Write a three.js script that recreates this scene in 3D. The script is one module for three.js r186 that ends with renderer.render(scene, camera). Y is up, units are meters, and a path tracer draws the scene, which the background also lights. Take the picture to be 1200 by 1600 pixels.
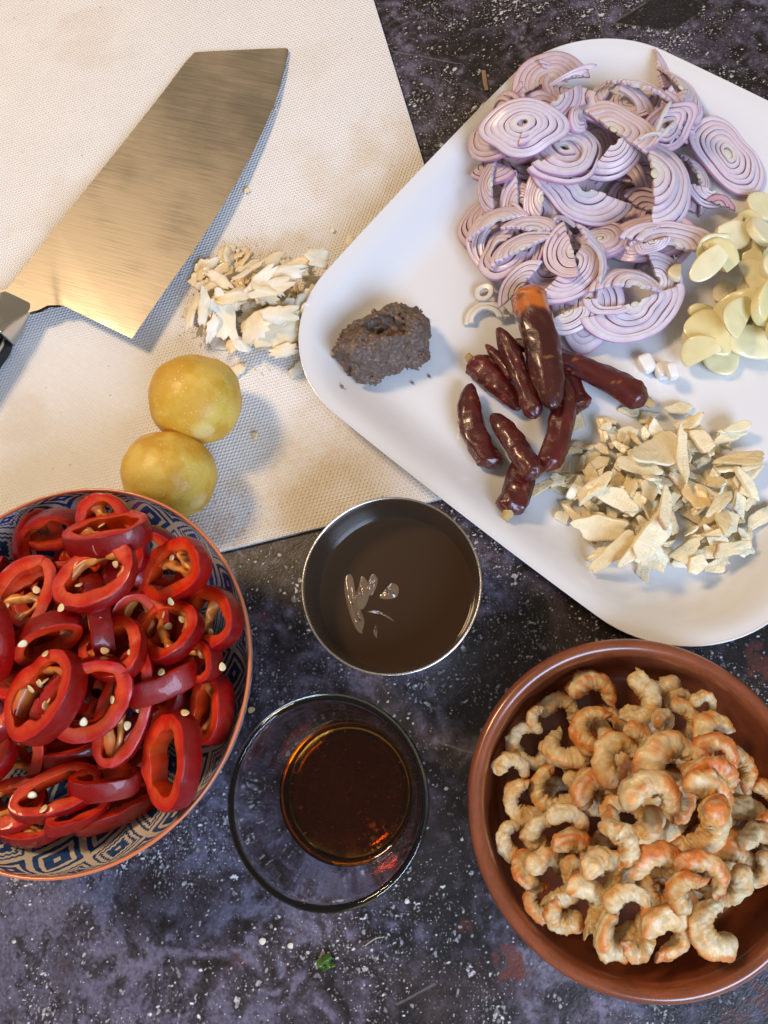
import * as THREE from 'three';
import { mergeGeometries, mergeVertices } from 'three/addons/utils/BufferGeometryUtils.js';
import { MarchingCubes } from 'three/addons/objects/MarchingCubes.js';
import { RectAreaLightUniformsLib } from 'three/addons/lights/RectAreaLightUniformsLib.js';

// ---------------------------------------------------------------- camera
const scene = new THREE.Scene();
const FOCAL = 1155, EYE = 0.371;                       // focal length in photo pixels (1200 x 1600), metres above the table
const camera = new THREE.PerspectiveCamera(2 * Math.atan(800 / FOCAL) * 180 / Math.PI, 0.75, 0.02, 20);
const down = new THREE.Vector3(160, -360, -FOCAL).normalize();
const axX = new THREE.Vector3(1, 0, 0).addScaledVector(down, -down.x).normalize();
const axY = down.clone().negate(), axZ = new THREE.Vector3().crossVectors(axX, axY);
const camToWorld = new THREE.Matrix4().set(axX.x, axX.y, axX.z, 0, axY.x, axY.y, axY.z, 0, axZ.x, axZ.y, axZ.z, 0, 0, 0, 0, 1);
camera.quaternion.setFromRotationMatrix(camToWorld);
camera.position.set(0, EYE, 0);
scene.add(camera);

// ---------------------------------------------------------------- light: cool window, warm ceiling lamp, dim warm kitchen round about
RectAreaLightUniformsLib.init();
scene.background = new THREE.Color().setRGB(0.175, 0.152, 0.122);
function areaLight(name, hex, intensity, w, h, pos, target) {
  const l = new THREE.RectAreaLight(new THREE.Color(hex), intensity, w, h);
  l.name = name; l.position.set(...pos); l.lookAt(...target); scene.add(l);
}
areaLight('window_light', '#c2d9ff', 10.5, 0.95, 0.8, [0.75, 1.0, 1.05], [0, 0, -0.15]);
areaLight('ceiling_lamp_light', '#ffdbb0', 38, 0.34, 0.34, [-1.0, 1.45, -0.75], [-0.05, 0, -0.15]);

const renderer = new THREE.WebGLRenderer({ antialias: true });
renderer.toneMapping = THREE.LinearToneMapping;
renderer.toneMappingExposure = 1.58;
renderer.shadowMap.enabled = true;

// ---------------------------------------------------------------- small tools
function rngOf(seed) { let a = seed >>> 0; return () => { a = (a + 0x6D2B79F5) | 0; let t = Math.imul(a ^ (a >>> 15), 1 | a); t = (t + Math.imul(t ^ (t >>> 7), 61 | t)) ^ t; return ((t ^ (t >>> 14)) >>> 0) / 4294967296; }; }
const R0 = rngOf(12345);
const rr = (r, a, b) => a + (b - a) * r();
const clamp = (x, a = 0, b = 1) => Math.min(b, Math.max(a, x));
const mixN = (a, b, t) => a + (b - a) * t;
const sst = (a, b, x) => { const t = clamp((x - a) / (b - a)); return t * t * (3 - 2 * t); };
const mix3 = (a, b, t) => [mixN(a[0], b[0], t), mixN(a[1], b[1], t), mixN(a[2], b[2], t)];
function hash3(x, y, z) { let h = Math.imul(x, 374761393) ^ Math.imul(y, 668265263) ^ Math.imul(z, 2147483647 ^ 0x5bd1e995); h = Math.imul(h ^ (h >>> 13), 1274126177); return ((h ^ (h >>> 16)) >>> 0) / 4294967296; }
function vnoise(x, y, z) {
  const i = Math.floor(x), j = Math.floor(y), k = Math.floor(z); let u = x - i, v = y - j, w = z - k;
  u = u * u * (3 - 2 * u); v = v * v * (3 - 2 * v); w = w * w * (3 - 2 * w);
  const L = (a, b, t) => a + (b - a) * t;
  return L(L(L(hash3(i, j, k), hash3(i + 1, j, k), u), L(hash3(i, j + 1, k), hash3(i + 1, j + 1, k), u), v),
    L(L(hash3(i, j, k + 1), hash3(i + 1, j, k + 1), u), L(hash3(i, j + 1, k + 1), hash3(i + 1, j + 1, k + 1), u), v), w) * 2 - 1;
}
function fbm(x, y, z, o = 4) { let s = 0, a = 0.5, f = 1; for (let n = 0; n < o; n++) { s += a * vnoise(x * f, y * f, z * f + n * 17.3); a *= 0.5; f *= 2.03; } return s; }
function fbm2(x, y, z, o = 4) { let s = 0, a = 0.5; for (let n = 0; n < o; n++) { s += a * vnoise(x, y, z + n * 17.3); a *= 0.56; const t = x * 1.62 - y * 1.27 + 3.7; y = x * 1.27 + y * 1.62 - 1.9; x = t; } return s; }
// a photo pixel on the horizontal plane at height y, or on the plane through o with normal n
function ray(px, py) { return new THREE.Vector3(px - 600, 800 - py, -FOCAL).applyMatrix4(camToWorld); }
function at(px, py, y = 0) { const d = ray(px, py), t = (y - EYE) / d.y; return new THREE.Vector3(d.x * t, y, d.z * t); }
function atPlane(px, py, o, n) { const d = ray(px, py), e = new THREE.Vector3(0, EYE, 0); return e.clone().addScaledVector(d, n.dot(o.clone().sub(e)) / n.dot(d)); }
const taken = {};
function numbered(n) { const k = taken[n] = (taken[n] ?? -1) + 1; return k ? `${n}_${String(k).padStart(3, '0')}` : n; }
function add(o, name, label, category, group, kind) {
  o.name = numbered(name); o.userData = {};
  if (label) o.userData.label = label; if (category) o.userData.category = category;
  if (group) o.userData.group = group; if (kind) o.userData.kind = kind;
  scene.add(o); return o;
}
function part(parent, name, geo, mat) { const m = new THREE.Mesh(geo, mat); m.name = name; parent.add(m); return m; }
function dataTex(w, h, fn, { srgb = false, repeat = false, mirror = false } = {}) {
  const d = new Uint8Array(w * h * 4);
  for (let y = 0; y < h; y++) for (let x = 0; x < w; x++) { const c = fn(x / w, y / h, x, y), i = (y * w + x) * 4; d[i] = clamp(c[0]) * 255; d[i + 1] = clamp(c[1]) * 255; d[i + 2] = clamp(c[2]) * 255; d[i + 3] = 255; }
  const t = new THREE.DataTexture(d, w, h, THREE.RGBAFormat); t.magFilter = THREE.LinearFilter; t.minFilter = THREE.LinearMipmapLinearFilter; t.generateMipmaps = true;
  if (srgb) t.colorSpace = THREE.SRGBColorSpace;
  if (repeat) t.wrapS = t.wrapT = mirror ? THREE.MirroredRepeatWrapping : THREE.RepeatWrapping;
  t.needsUpdate = true; return t;
}
// geometry from a grid of points; wrapU / wrapV close it
function gridGeo(nu, nv, f, { wrapU = false, wrapV = false, capV = false } = {}) {
  const U = wrapU ? nu : nu + 1, V = wrapV ? nv : nv + 1, pos = [], col = [], uv = [], idx = []; let colored = false;
  for (let j = 0; j < V; j++) for (let i = 0; i < U; i++) { const p = f(i / nu, j / nv, i, j); pos.push(p[0], p[1], p[2]); uv.push(p[6] ?? i / nu, p[7] ?? j / nv); if (p.length > 3 && p[3] !== undefined) { colored = true; col.push(p[3], p[4], p[5]); } }
  for (let j = 0; j < nv; j++) for (let i = 0; i < nu; i++) {
    const i1 = wrapU ? (i + 1) % nu : i + 1, j1 = wrapV ? (j + 1) % nv : j + 1, a = j * U + i, b = j * U + i1, c = j1 * U + i1, d = j1 * U + i; idx.push(a, b, c, a, c, d);
  }
  if (capV) for (const j of [0, V - 1]) {          // close both ends of a tube with a fan
    const n = pos.length / 3; let x = 0, y = 0, z = 0; const cc = [0, 0, 0];
    for (let i = 0; i < U; i++) { const k = (j * U + i) * 3; x += pos[k] / U; y += pos[k + 1] / U; z += pos[k + 2] / U; if (colored) for (let q = 0; q < 3; q++) cc[q] += col[k + q] / U; }
    pos.push(x, y, z); uv.push(0.5, j ? 1 : 0); if (colored) col.push(...cc);
    for (let i = 0; i < nu; i++) { const i1 = wrapU ? (i + 1) % nu : i + 1; if (j) idx.push(j * U + i, j * U + i1, n); else idx.push(i1, i, n); }
  }
  const g = new THREE.BufferGeometry();
  g.setAttribute('position', new THREE.Float32BufferAttribute(pos, 3)); g.setAttribute('uv', new THREE.Float32BufferAttribute(uv, 2));
  if (colored) g.setAttribute('color', new THREE.Float32BufferAttribute(col, 3));
  g.setIndex(idx); g.computeVertexNormals(); return wrapU && (wrapV || capV) ? orient(g) : g;
}
function orient(g) {                                     // closed surfaces: make the faces look outwards
  const p = g.attributes.position, ix = g.index.array; let vol = 0; const a = new THREE.Vector3(), b = new THREE.Vector3(), c = new THREE.Vector3();
  for (let i = 0; i < ix.length; i += 3) { a.fromBufferAttribute(p, ix[i]); b.fromBufferAttribute(p, ix[i + 1]); c.fromBufferAttribute(p, ix[i + 2]); vol += a.dot(b.cross(c)); }
  if (vol < 0) { for (let i = 0; i < ix.length; i += 3) { const t = ix[i]; ix[i] = ix[i + 1]; ix[i + 1] = t; } g.computeVertexNormals(); }
  return g;
}
// profile [[r, y] ...] turned round y; uv.x round, uv.y along
function lathe(profile, seg = 128) {
  const pts = profile.map(([r, y]) => new THREE.Vector2(Math.max(r, 1e-5), y));
  return new THREE.LatheGeometry(pts, seg);
}
function smoothProfile(pts, n) { const c = new THREE.CatmullRomCurve3(pts.map(([r, y]) => new THREE.Vector3(r, y, 0)), false, 'centripetal'); return c.getPoints(n).map(p => [Math.max(p.x, 0), p.y]); }
function jitterGeo(g, amp, freq, seed) {
  const p = g.attributes.position;
  for (let i = 0; i < p.count; i++) { const x = p.getX(i), y = p.getY(i), z = p.getZ(i); p.setXYZ(i, x + amp * fbm(x * freq + seed, y * freq, z * freq, 2), y + amp * fbm(x * freq, y * freq + seed, z * freq + 9, 2), z + amp * fbm(x * freq + 5, y * freq, z * freq + seed, 2)); }
  return g;
}
// a heap: a height field that takes dropped pieces one by one
class Pile {
  constructor(x0, z0, w, d, base, res = 0.0011) { this.x0 = x0; this.z0 = z0; this.nx = Math.ceil(w / res); this.nz = Math.ceil(d / res); this.res = res; this.b = new Float32Array(this.nx * this.nz); for (let j = 0; j < this.nz; j++) for (let i = 0; i < this.nx; i++) this.b[j * this.nx + i] = base(x0 + (i + .5) * res, z0 + (j + .5) * res); this.h = this.b.slice(); }
  cell(x, z) { const i = clamp(Math.floor((x - this.x0) / this.res), 0, this.nx - 1), j = clamp(Math.floor((z - this.z0) / this.res), 0, this.nz - 1); return j * this.nx + i; }
  height(x, z, r = 0) { if (!r) return this.h[this.cell(x, z)]; let s = 0, n = 0; for (let a = -2; a <= 2; a++) for (let b = -2; b <= 2; b++) { s += this.h[this.cell(x + a * r / 2, z + b * r / 2)]; n++; } return s / n; }
  slope(x, z, r) { return new THREE.Vector3(-(this.height(x + r, z, r * .8) - this.height(x - r, z, r * .8)) / (2 * r), 1, -(this.height(x, z + r, r * .8) - this.height(x, z - r, r * .8)) / (2 * r)).normalize(); }
  samples(g) {
    if (g.userData.samples) return g.userData.samples;
    const p = g.attributes.position, ix = g.index, n = ix ? ix.count : p.count, out = []; const a = new THREE.Vector3(), b = new THREE.Vector3(), c = new THREE.Vector3();
    for (let t = 0; t < n; t += 3) {
      const I = k => ix ? ix.getX(t + k) : t + k; a.fromBufferAttribute(p, I(0)); b.fromBufferAttribute(p, I(1)); c.fromBufferAttribute(p, I(2));
      const m = Math.min(24, Math.max(1, Math.ceil(Math.max(a.distanceTo(b), b.distanceTo(c), c.distanceTo(a)) / (this.res * 1.2))));
      for (let i = 0; i <= m; i++) for (let j = 0; j <= m - i; j++) { if (m === 1 && i + j > 0) continue; const u = i / m, v = j / m; out.push(a.x + (b.x - a.x) * u + (c.x - a.x) * v, a.y + (b.y - a.y) * u + (c.y - a.y) * v, a.z + (b.z - a.z) * u + (c.z - a.z) * v); }
    }
    return (g.userData.samples = new Float32Array(out));
  }
  // place mesh m (its own geometry) so that it rests on the heap; o: {px, py} photo pixel or {x, z}; rot (deg, in the picture, anticlockwise); tilt (deg) towards dir (deg)
  drop(m, o) {
    const s = this.samples(m.geometry), q = new THREE.Quaternion(), up = new THREE.Vector3(0, 1, 0);
    let y = 0, x = o.x, z = o.z;
    for (let pass = 0; pass < 3; pass++) {
      if (o.px !== undefined) { const p = at(o.px, o.py, pass ? y : this.height(x ?? at(o.px, o.py, .01).x, z ?? at(o.px, o.py, .01).z)); x = p.x; z = p.z; }
      q.setFromAxisAngle(up, (o.rot ?? 0) * Math.PI / 180);
      if (o.conform) { const n = this.slope(x, z, o.reach ?? .008), ang = up.angleTo(n) * o.conform, ax = new THREE.Vector3().crossVectors(up, n); if (ax.length() > 1e-4) q.premultiply(new THREE.Quaternion().setFromAxisAngle(ax.normalize(), Math.min(ang, 0.7))); }
      if (o.tilt) { const d = (o.dir ?? 0) * Math.PI / 180; q.premultiply(new THREE.Quaternion().setFromAxisAngle(new THREE.Vector3(-Math.sin(d), 0, -Math.cos(d)), o.tilt * Math.PI / 180)); }
      const mat = new THREE.Matrix4().makeRotationFromQuaternion(q).elements, lo = new Map(); let floor = -1;
      for (let k = 0; k < s.length; k += 3) {
        const X = mat[0] * s[k] + mat[4] * s[k + 1] + mat[8] * s[k + 2], Y = mat[1] * s[k] + mat[5] * s[k + 1] + mat[9] * s[k + 2], Z = mat[2] * s[k] + mat[6] * s[k + 1] + mat[10] * s[k + 2];
        const c = this.cell(x + X, z + Z), e = lo.get(c); if (!e) lo.set(c, [Y, Y]); else { if (Y < e[0]) e[0] = Y; if (Y > e[1]) e[1] = Y; }
      }
      const gaps = []; for (const [c, e] of lo) { gaps.push(this.h[c] - e[0]); floor = Math.max(floor, this.b[c] - e[0]); }
      gaps.sort((a, b) => a - b); y = Math.max(floor + 0.0001, gaps[Math.min(gaps.length - 1, Math.floor(gaps.length * (o.soft ?? .9)))]);
      if (pass === 2) for (const [c, e] of lo) this.h[c] = Math.max(this.h[c], y + e[1]);
    }
    m.position.set(x, y, z); m.quaternion.copy(q); return m;
  }
}
// where in its heap a piece lies, said by the thing it lies towards
function zone(p, c, R, marks) {
  const dx = p.x - c[0], dz = p.z - c[1]; if (Math.hypot(dx, dz) < R * .38) return 'mid-heap';
  let best = -2, name = ''; for (const [n, x, z] of marks) { const ex = x - c[0], ez = z - c[1], q = (dx * ex + dz * ez) / Math.hypot(dx, dz) / Math.hypot(ex, ez); if (q > best) { best = q; name = n; } } return 'towards the ' + name;
}
const std = (o) => new THREE.MeshPhysicalMaterial(o);
const lin = (r, g, b) => new THREE.Color().setRGB(r, g, b);

// ================================================================ TABLE
const TS = 0.70;                                          // metres that the table print spans before it mirrors
const rustSpots = [[800, 1507, .008, 1], [1188, 1035, .007, .8], [1195, 1555, .006, .8], [1150, 1590, .005, .6], [722, 1450, .004, .6], [370, 1500, .004, .35], [410, 960, .004, .5], [300, 1440, .003, .4]].map(([x, y, r, s]) => { const p = at(x, y); return [p.x, p.z, r, s]; });
const wedgePoly = [[958, 36], [1010, 4], [1100, -60], [1150, -40], [1080, 28], [1052, 47], [1000, 42]].map(([x, y]) => { const p = at(x, y); return [p.x, p.z]; });
const scratches = [[[680, 1158], [760, 1185], [800, 1200]], [[928, 5], [942, 55]], [[610, 80], [720, 100]], [[620, 1570], [680, 1540]]].map(l => l.map(([x, y]) => { const p = at(x, y); return [p.x, p.z]; }));
function inPoly(x, z, P) { let c = false; for (let i = 0, j = P.length - 1; i < P.length; j = i++) if ((P[i][1] > z) !== (P[j][1] > z) && x < (P[j][0] - P[i][0]) * (z - P[i][1]) / (P[j][1] - P[i][1]) + P[i][0]) c = !c; return c; }
function segDist(x, z, a, b) { const dx = b[0] - a[0], dz = b[1] - a[1], t = clamp(((x - a[0]) * dx + (z - a[1]) * dz) / (dx * dx + dz * dz)); return Math.hypot(x - a[0] - dx * t, z - a[1] - dz * t); }
const TX0 = -0.40, TZ0 = -0.55;
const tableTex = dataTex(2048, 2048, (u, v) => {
  const x = TX0 + u * TS, z = TZ0 + (1 - v) * TS;
  const wx = x + .006 * vnoise(x * 60, z * 60, 3), wz = z + .006 * vnoise(x * 60 + 9, z * 60, 7); const big = fbm2(wx * 9 + 3.1, wz * 9, 1.7, 3), mid = fbm2(wx * 40, wz * 40 + 8, 4.2, 3), fine = fbm2(wx * 170, wz * 170, 9.1, 5), grit = vnoise(x * 640 - z * 650, x * 650 + z * 640, 2.2);
  const t = clamp(0.46 + big * 1.0 + mid * 0.38 + fine * 0.85);
  let c = mix3([0.011, 0.0075, 0.007], [0.046, 0.037, 0.052], sst(0.12, 0.62, t));
  c = mix3(c, [0.105, 0.099, 0.145], sst(0.62, 1.0, t + fine * 0.25 + mid * .12) * 0.75);
  const brown = sst(0.12, 0.42, fbm(x * 30 + 40, z * 30, 6.6, 3) + fine * .25); c = mix3(c, [0.022, 0.012, 0.009], brown * 0.7);
  const k = 1 + grit * 0.55 + fine * 0.7; c = [c[0] * k, c[1] * k, c[2] * k];
  // white grains: clustered
  const cl = sst(-0.28, 0.4, fbm(x * 22 + 9, z * 22 + 3, 3.3, 3));
  for (const [cellS, pr, rad] of [[0.0036, 0.42, .00095], [0.0018, 0.5, .00062], [0.0012, 0.42, .0004], [0.0105, 0.3, .0015]]) {
    const gx = Math.floor(x / cellS), gz = Math.floor(z / cellS);
    for (let a = -1; a <= 1; a++) for (let b = -1; b <= 1; b++) {
      const i = gx + a, j = gz + b, h1 = hash3(i, j, 11 + cellS * 1e5 | 0); if (h1 > pr * (0.24 + 1.15 * cl)) continue;
      const h2 = hash3(i, j, 23), h3 = hash3(i, j, 31), h4 = hash3(i, j, 47), cx = (i + .15 + .7 * h2) * cellS, cz = (j + .15 + .7 * h3) * cellS, ang = h4 * 3.14, dx = x - cx, dz = z - cz, el = 0.32 + .5 * h2;
      const d = Math.hypot(dx * Math.cos(ang) + dz * Math.sin(ang), (-dx * Math.sin(ang) + dz * Math.cos(ang)) / el) / (rad * (.35 + .75 * h3 * h3)) * (1 + 1.1 * fine + .35 * grit);
      const w = 1 - sst(.7, 1.15, d); if (w > 0) { const br = .13 + .70 * Math.pow(h4, 2.1); c = mix3(c, [br, br * .98, br * 1.02], w * .9); }
    }
  }
  for (const [sx, sz, r, s] of rustSpots) { const d = Math.hypot(x - sx, z - sz) / r + fbm(x * 300, z * 300, 5, 3) * 1.3; c = mix3(c, [0.115, 0.028, 0.018], s * .85 * (1 - sst(.5, 1.15, d))); }
  if (inPoly(x, z, wedgePoly)) c = mix3(c, [0.008, 0.006, 0.006], .9);  // near-black wedge in the table colour, thin pale lines along two edges
  for (let i = 0; i < 3; i++) { const d = segDist(x, z, wedgePoly[(i + wedgePoly.length - 1) % wedgePoly.length], wedgePoly[i]); if (i !== 2 && d < .0007) c = mix3(c, [.2, .14, .1], .6 * (1 - d / .0007)); }
  for (const l of scratches) for (let i = 0; i + 1 < l.length; i++) { const d = segDist(x + fine * .001, z + mid * .001, l[i], l[i + 1]); if (d < .0005) c = mix3(c, [.2, .19, .2], .4); }
  return c.map(q => q <= 0.0031308 ? q * 12.92 : 1.055 * Math.pow(q, 1 / 2.4) - 0.055);
}, { srgb: true, repeat: true, mirror: true });
const gritTex = dataTex(512, 512, (u, v) => { const p = (f, s) => vnoise(Math.cos(u * 6.2832) * f, Math.sin(u * 6.2832) * f + Math.cos(v * 6.2832) * f, Math.sin(v * 6.2832) * f + s); const n = .5 + .3 * p(14, 1) + .2 * p(38, 4); return [n, n, n]; }, { repeat: true });
const gritBump = gritTex.clone(); gritBump.repeat.set(9, 9); gritBump.needsUpdate = true;
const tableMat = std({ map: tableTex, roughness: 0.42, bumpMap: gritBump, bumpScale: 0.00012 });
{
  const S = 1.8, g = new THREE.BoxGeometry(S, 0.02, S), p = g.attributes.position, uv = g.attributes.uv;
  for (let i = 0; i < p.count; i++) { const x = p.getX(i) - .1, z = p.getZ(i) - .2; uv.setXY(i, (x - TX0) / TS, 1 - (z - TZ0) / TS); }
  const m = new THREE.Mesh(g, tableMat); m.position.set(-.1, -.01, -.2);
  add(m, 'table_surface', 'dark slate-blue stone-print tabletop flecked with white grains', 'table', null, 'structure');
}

// ================================================================ CHOPPING BOARD
const BT = 0.0025;
{
  const corner = at(813, 748, BT), e1 = at(583, 0, BT).sub(at(660, 250, BT)).normalize(), e2 = at(345, 860, BT).sub(at(700, 775, BT)).normalize();
  // e1 runs up the picture, e2 to the left; a rounded corner
  const W = 0.46, L = 0.50, r = 0.012, sh = new THREE.Shape();
  sh.moveTo(r, 0); sh.lineTo(W - r, 0); sh.absarc(W - r, r, r, -Math.PI / 2, 0); sh.lineTo(W, L - r); sh.absarc(W - r, L - r, r, 0, Math.PI / 2); sh.lineTo(r, L); sh.absarc(r, L - r, r, Math.PI / 2, Math.PI); sh.lineTo(0, r); sh.absarc(r, r, r, Math.PI, 1.5 * Math.PI);
  const g = new THREE.ExtrudeGeometry(sh, { depth: BT - .0008, bevelEnabled: true, bevelThickness: .0004, bevelSize: .0005, bevelSegments: 2, curveSegments: 8 });
  const P = 0.00225, tw = 64, th = 111;
  const dots = dataTex(tw, th, (u, v) => {
    const d1 = Math.hypot((u - .5), (v - .5) * 1.732), d2 = Math.min(Math.hypot(u, v * 1.732), Math.hypot(1 - u, v * 1.732), Math.hypot(u, (1 - v) * 1.732), Math.hypot(1 - u, (1 - v) * 1.732));
    const n = sst(.18, .40, Math.min(d1, d2)); return [n, n, n];
  }, { repeat: true });
  dots.repeat.set(1 / P, 1 / (P * 1.732));
  const px = (x, y, r, s, c) => { const p = at(x, y, BT).sub(corner); return [p.dot(e2), p.dot(e1), r, s, c]; };
  const T = [0.66, 0.47, 0.22], O = [0.62, 0.26, 0.06], stains = [px(560, 300, .05, .22, T), px(640, 240, .035, .18, T), px(470, 720, .05, .24, T), px(430, 800, .035, .3, T), px(350, 828, .016, .35, O), px(120, 340, .03, .16, T), px(150, 60, .03, .15, T), px(500, 100, .02, .12, T), px(40, 660, .02, .2, T), px(560, 690, .02, .2, T), px(395, 470, .045, .35, T)];
  const col = dataTex(1024, 1024, (u, v) => {
    const x = u * .5, y = v * .5, n = fbm(x * 60, y * 60, 2, 4), f = fbm(x * 500, y * 500, 7, 2); let c = [0.85, 0.845, 0.83];
    const mott = 1 + .035 * n + .03 * f; c = c.map(q => q * mott);
    for (const [sx, sy, r, s, sc] of stains) { const d = Math.hypot(x - sx, y - sy) / r + n * 1.1; const w = s * (1 - sst(.2, 1.15, d)) * (.55 + .9 * clamp(.5 + f)); if (w > 0) c = mix3(c, sc, clamp(w)); }
    for (const [cs, pr, rad] of [[.006, .05, .00045], [.013, .10, .0007]]) { const i = Math.floor(x / cs), j = Math.floor(y / cs), h = hash3(i, j, 5); if (h < pr) { const d = Math.hypot(x - (i + .3 + .4 * hash3(i, j, 6)) * cs, y - (j + .3 + .4 * hash3(i, j, 7)) * cs) / (rad * (.4 + .8 * hash3(i, j, 8))); c = mix3(c, [.42, .27, .13], .75 * (1 - sst(.5, 1.1, d))); } }
    for (const [sx, sy, r, s, sc] of stains.slice(4, 5)) { const cs = .0022, i = Math.floor(x / cs), j = Math.floor(y / cs); if (Math.hypot(x - sx, y - sy) < r * 1.6 && hash3(i, j, 15) < .22) { const d = Math.hypot(x - (i + .5) * cs, y - (j + .5) * cs) / (.0006 * (.4 + hash3(i, j, 18))); c = mix3(c, [.6, .17, .03], .7 * (1 - sst(.5, 1.1, d))); } }
    return c.map(q => 1.055 * Math.pow(q, 1 / 2.4) - 0.055);
  }, { srgb: true, repeat: true });
  col.repeat.set(2, 2);
  const mat = std({ map: col, roughness: 0.48, bumpMap: dots, bumpScale: 0.00055 });
  const m = new THREE.Mesh(g, mat);
  m.applyMatrix4(new THREE.Matrix4().makeBasis(e2, e1, new THREE.Vector3(0, 1, 0)).setPosition(corner.x, .0004, corner.z));
  // e2 (left), e1 (away), up form a left-handed set when x is mirrored, so check
  if (new THREE.Matrix4().makeBasis(e2, e1, new THREE.Vector3(0, 1, 0)).determinant() < 0) {
    const p = g.attributes.position, ix = [...Array(p.count).keys()]; for (let i = 0; i < p.count; i += 3) { ix[i + 1] = i + 2; ix[i + 2] = i + 1; }
    g.setIndex(ix);
    const M = new THREE.Matrix4().makeBasis(e2, e1, new THREE.Vector3(0, 1, 0)).setPosition(corner.x, .0004, corner.z);
    g.applyMatrix4(M); g.computeVertexNormals(); m.position.set(0, 0, 0); m.quaternion.identity(); m.scale.set(1, 1, 1);
  }
  add(m, 'chopping_board', 'thin white plastic chopping board with dimpled, lightly stained surface', 'chopping board');
}

// ================================================================ WHITE SQUARE PLATE
const plateC = new THREE.Vector3(0.085, 0, -0.219), PH = 0.1455, pAng = Math.atan2(0.657, 0.753);   // half side
const plateTilt = { gx: -0.0085, gz: -0.0035, y0: 0.0021 };
// height of the plate's inner face above its own foot, by distance inside the rim
function plateInner(d) { return d < 0 ? .0205 : .0042 + .0163 * Math.pow(1 - sst(0, 1, clamp(d / .036)), 1.25); }
function plateLocal(x, z) { const dx = x - plateC.x, dz = z - plateC.z, c = Math.cos(pAng), s = Math.sin(pAng); return [dx * c + dz * s, -dx * s + dz * c]; }
function squircleDist(a, b) {           // distance inside a rounded square with slightly bowed sides
  const r = .058, bow = .0035, q = [Math.abs(a), Math.abs(b)], H = PH - bow * 0; const ex = q[0] + bow * Math.pow(q[1] / PH, 2) - (H - r), ey = q[1] + bow * Math.pow(q[0] / PH, 2) - (H - r);
  return -(Math.min(Math.max(ex, ey), 0) + Math.hypot(Math.max(ex, 0), Math.max(ey, 0)) - r);
}
const plateY = (x, z) => { const [a, b] = plateLocal(x, z), d = squircleDist(a, b); return d < -.001 ? .001 : plateInner(d) + plateTilt.y0 + plateTilt.gx * (x - plateC.x) + plateTilt.gz * (z - plateC.z); };
{
  const N = 240, ringPoint = (th, inset) => { // march along the direction until the inset is met
    let lo = 0, hi = .25; const c = Math.cos(th), s = Math.sin(th); for (let k = 0; k < 40; k++) { const m = (lo + hi) / 2; if (squircleDist(m * c, m * s) > inset) lo = m; else hi = m; } return [lo * c, lo * s];
  };
  const prof = [[.143, .0042], [.12, .0042], [.09, .0042], [.06, .0042], [.042, .0042]];
  for (let k = 0; k <= 14; k++) { const d = .036 * (1 - k / 14) + .0012; prof.push([d, plateInner(d - .0006)]); }
  prof.push([.0006, .0208], [0, .0211], [-.0003, .0206], [.0001, .0196], [.0012, .0186], [.006, .0150], [.014, .0085], [.026, .0032], [.032, .0014], [.033, .0002], [.036, 0], [.039, .0003], [.040, .0016], [.06, .0016], [.10, .0016], [.1435, .0016]);
  const g = gridGeo(N, prof.length - 1, (u, v, i, j) => { const th = u * Math.PI * 2, [d, y] = prof[j]; const inset = Math.min(d, .1445), rp = ringPoint(th, Math.min(inset, .1)); const k = inset > .1 ? (PH - inset) / (PH - .1) : 1; return [rp[0] * k, y, rp[1] * k]; }, { wrapU: true });
  const ix = g.index.array; for (let i = 0; i < ix.length; i += 3) { const t = ix[i]; ix[i] = ix[i + 1]; ix[i + 1] = t; } g.computeVertexNormals();
  const m = new THREE.Mesh(g, std({ color: lin(.73, .735, .735), roughness: .16, clearcoat: .6, clearcoatRoughness: .06 }));
  const up = new THREE.Vector3(-plateTilt.gx, 1, -plateTilt.gz).normalize(), q = new THREE.Quaternion().setFromUnitVectors(new THREE.Vector3(0, 1, 0), up);
  q.multiply(new THREE.Quaternion().setFromAxisAngle(new THREE.Vector3(0, 1, 0), -pAng)); m.quaternion.copy(q); m.position.set(plateC.x, plateTilt.y0, plateC.z);
  add(m, 'plate', 'large white glazed square plate with rounded corners and raised rim', 'plate');
}

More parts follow.
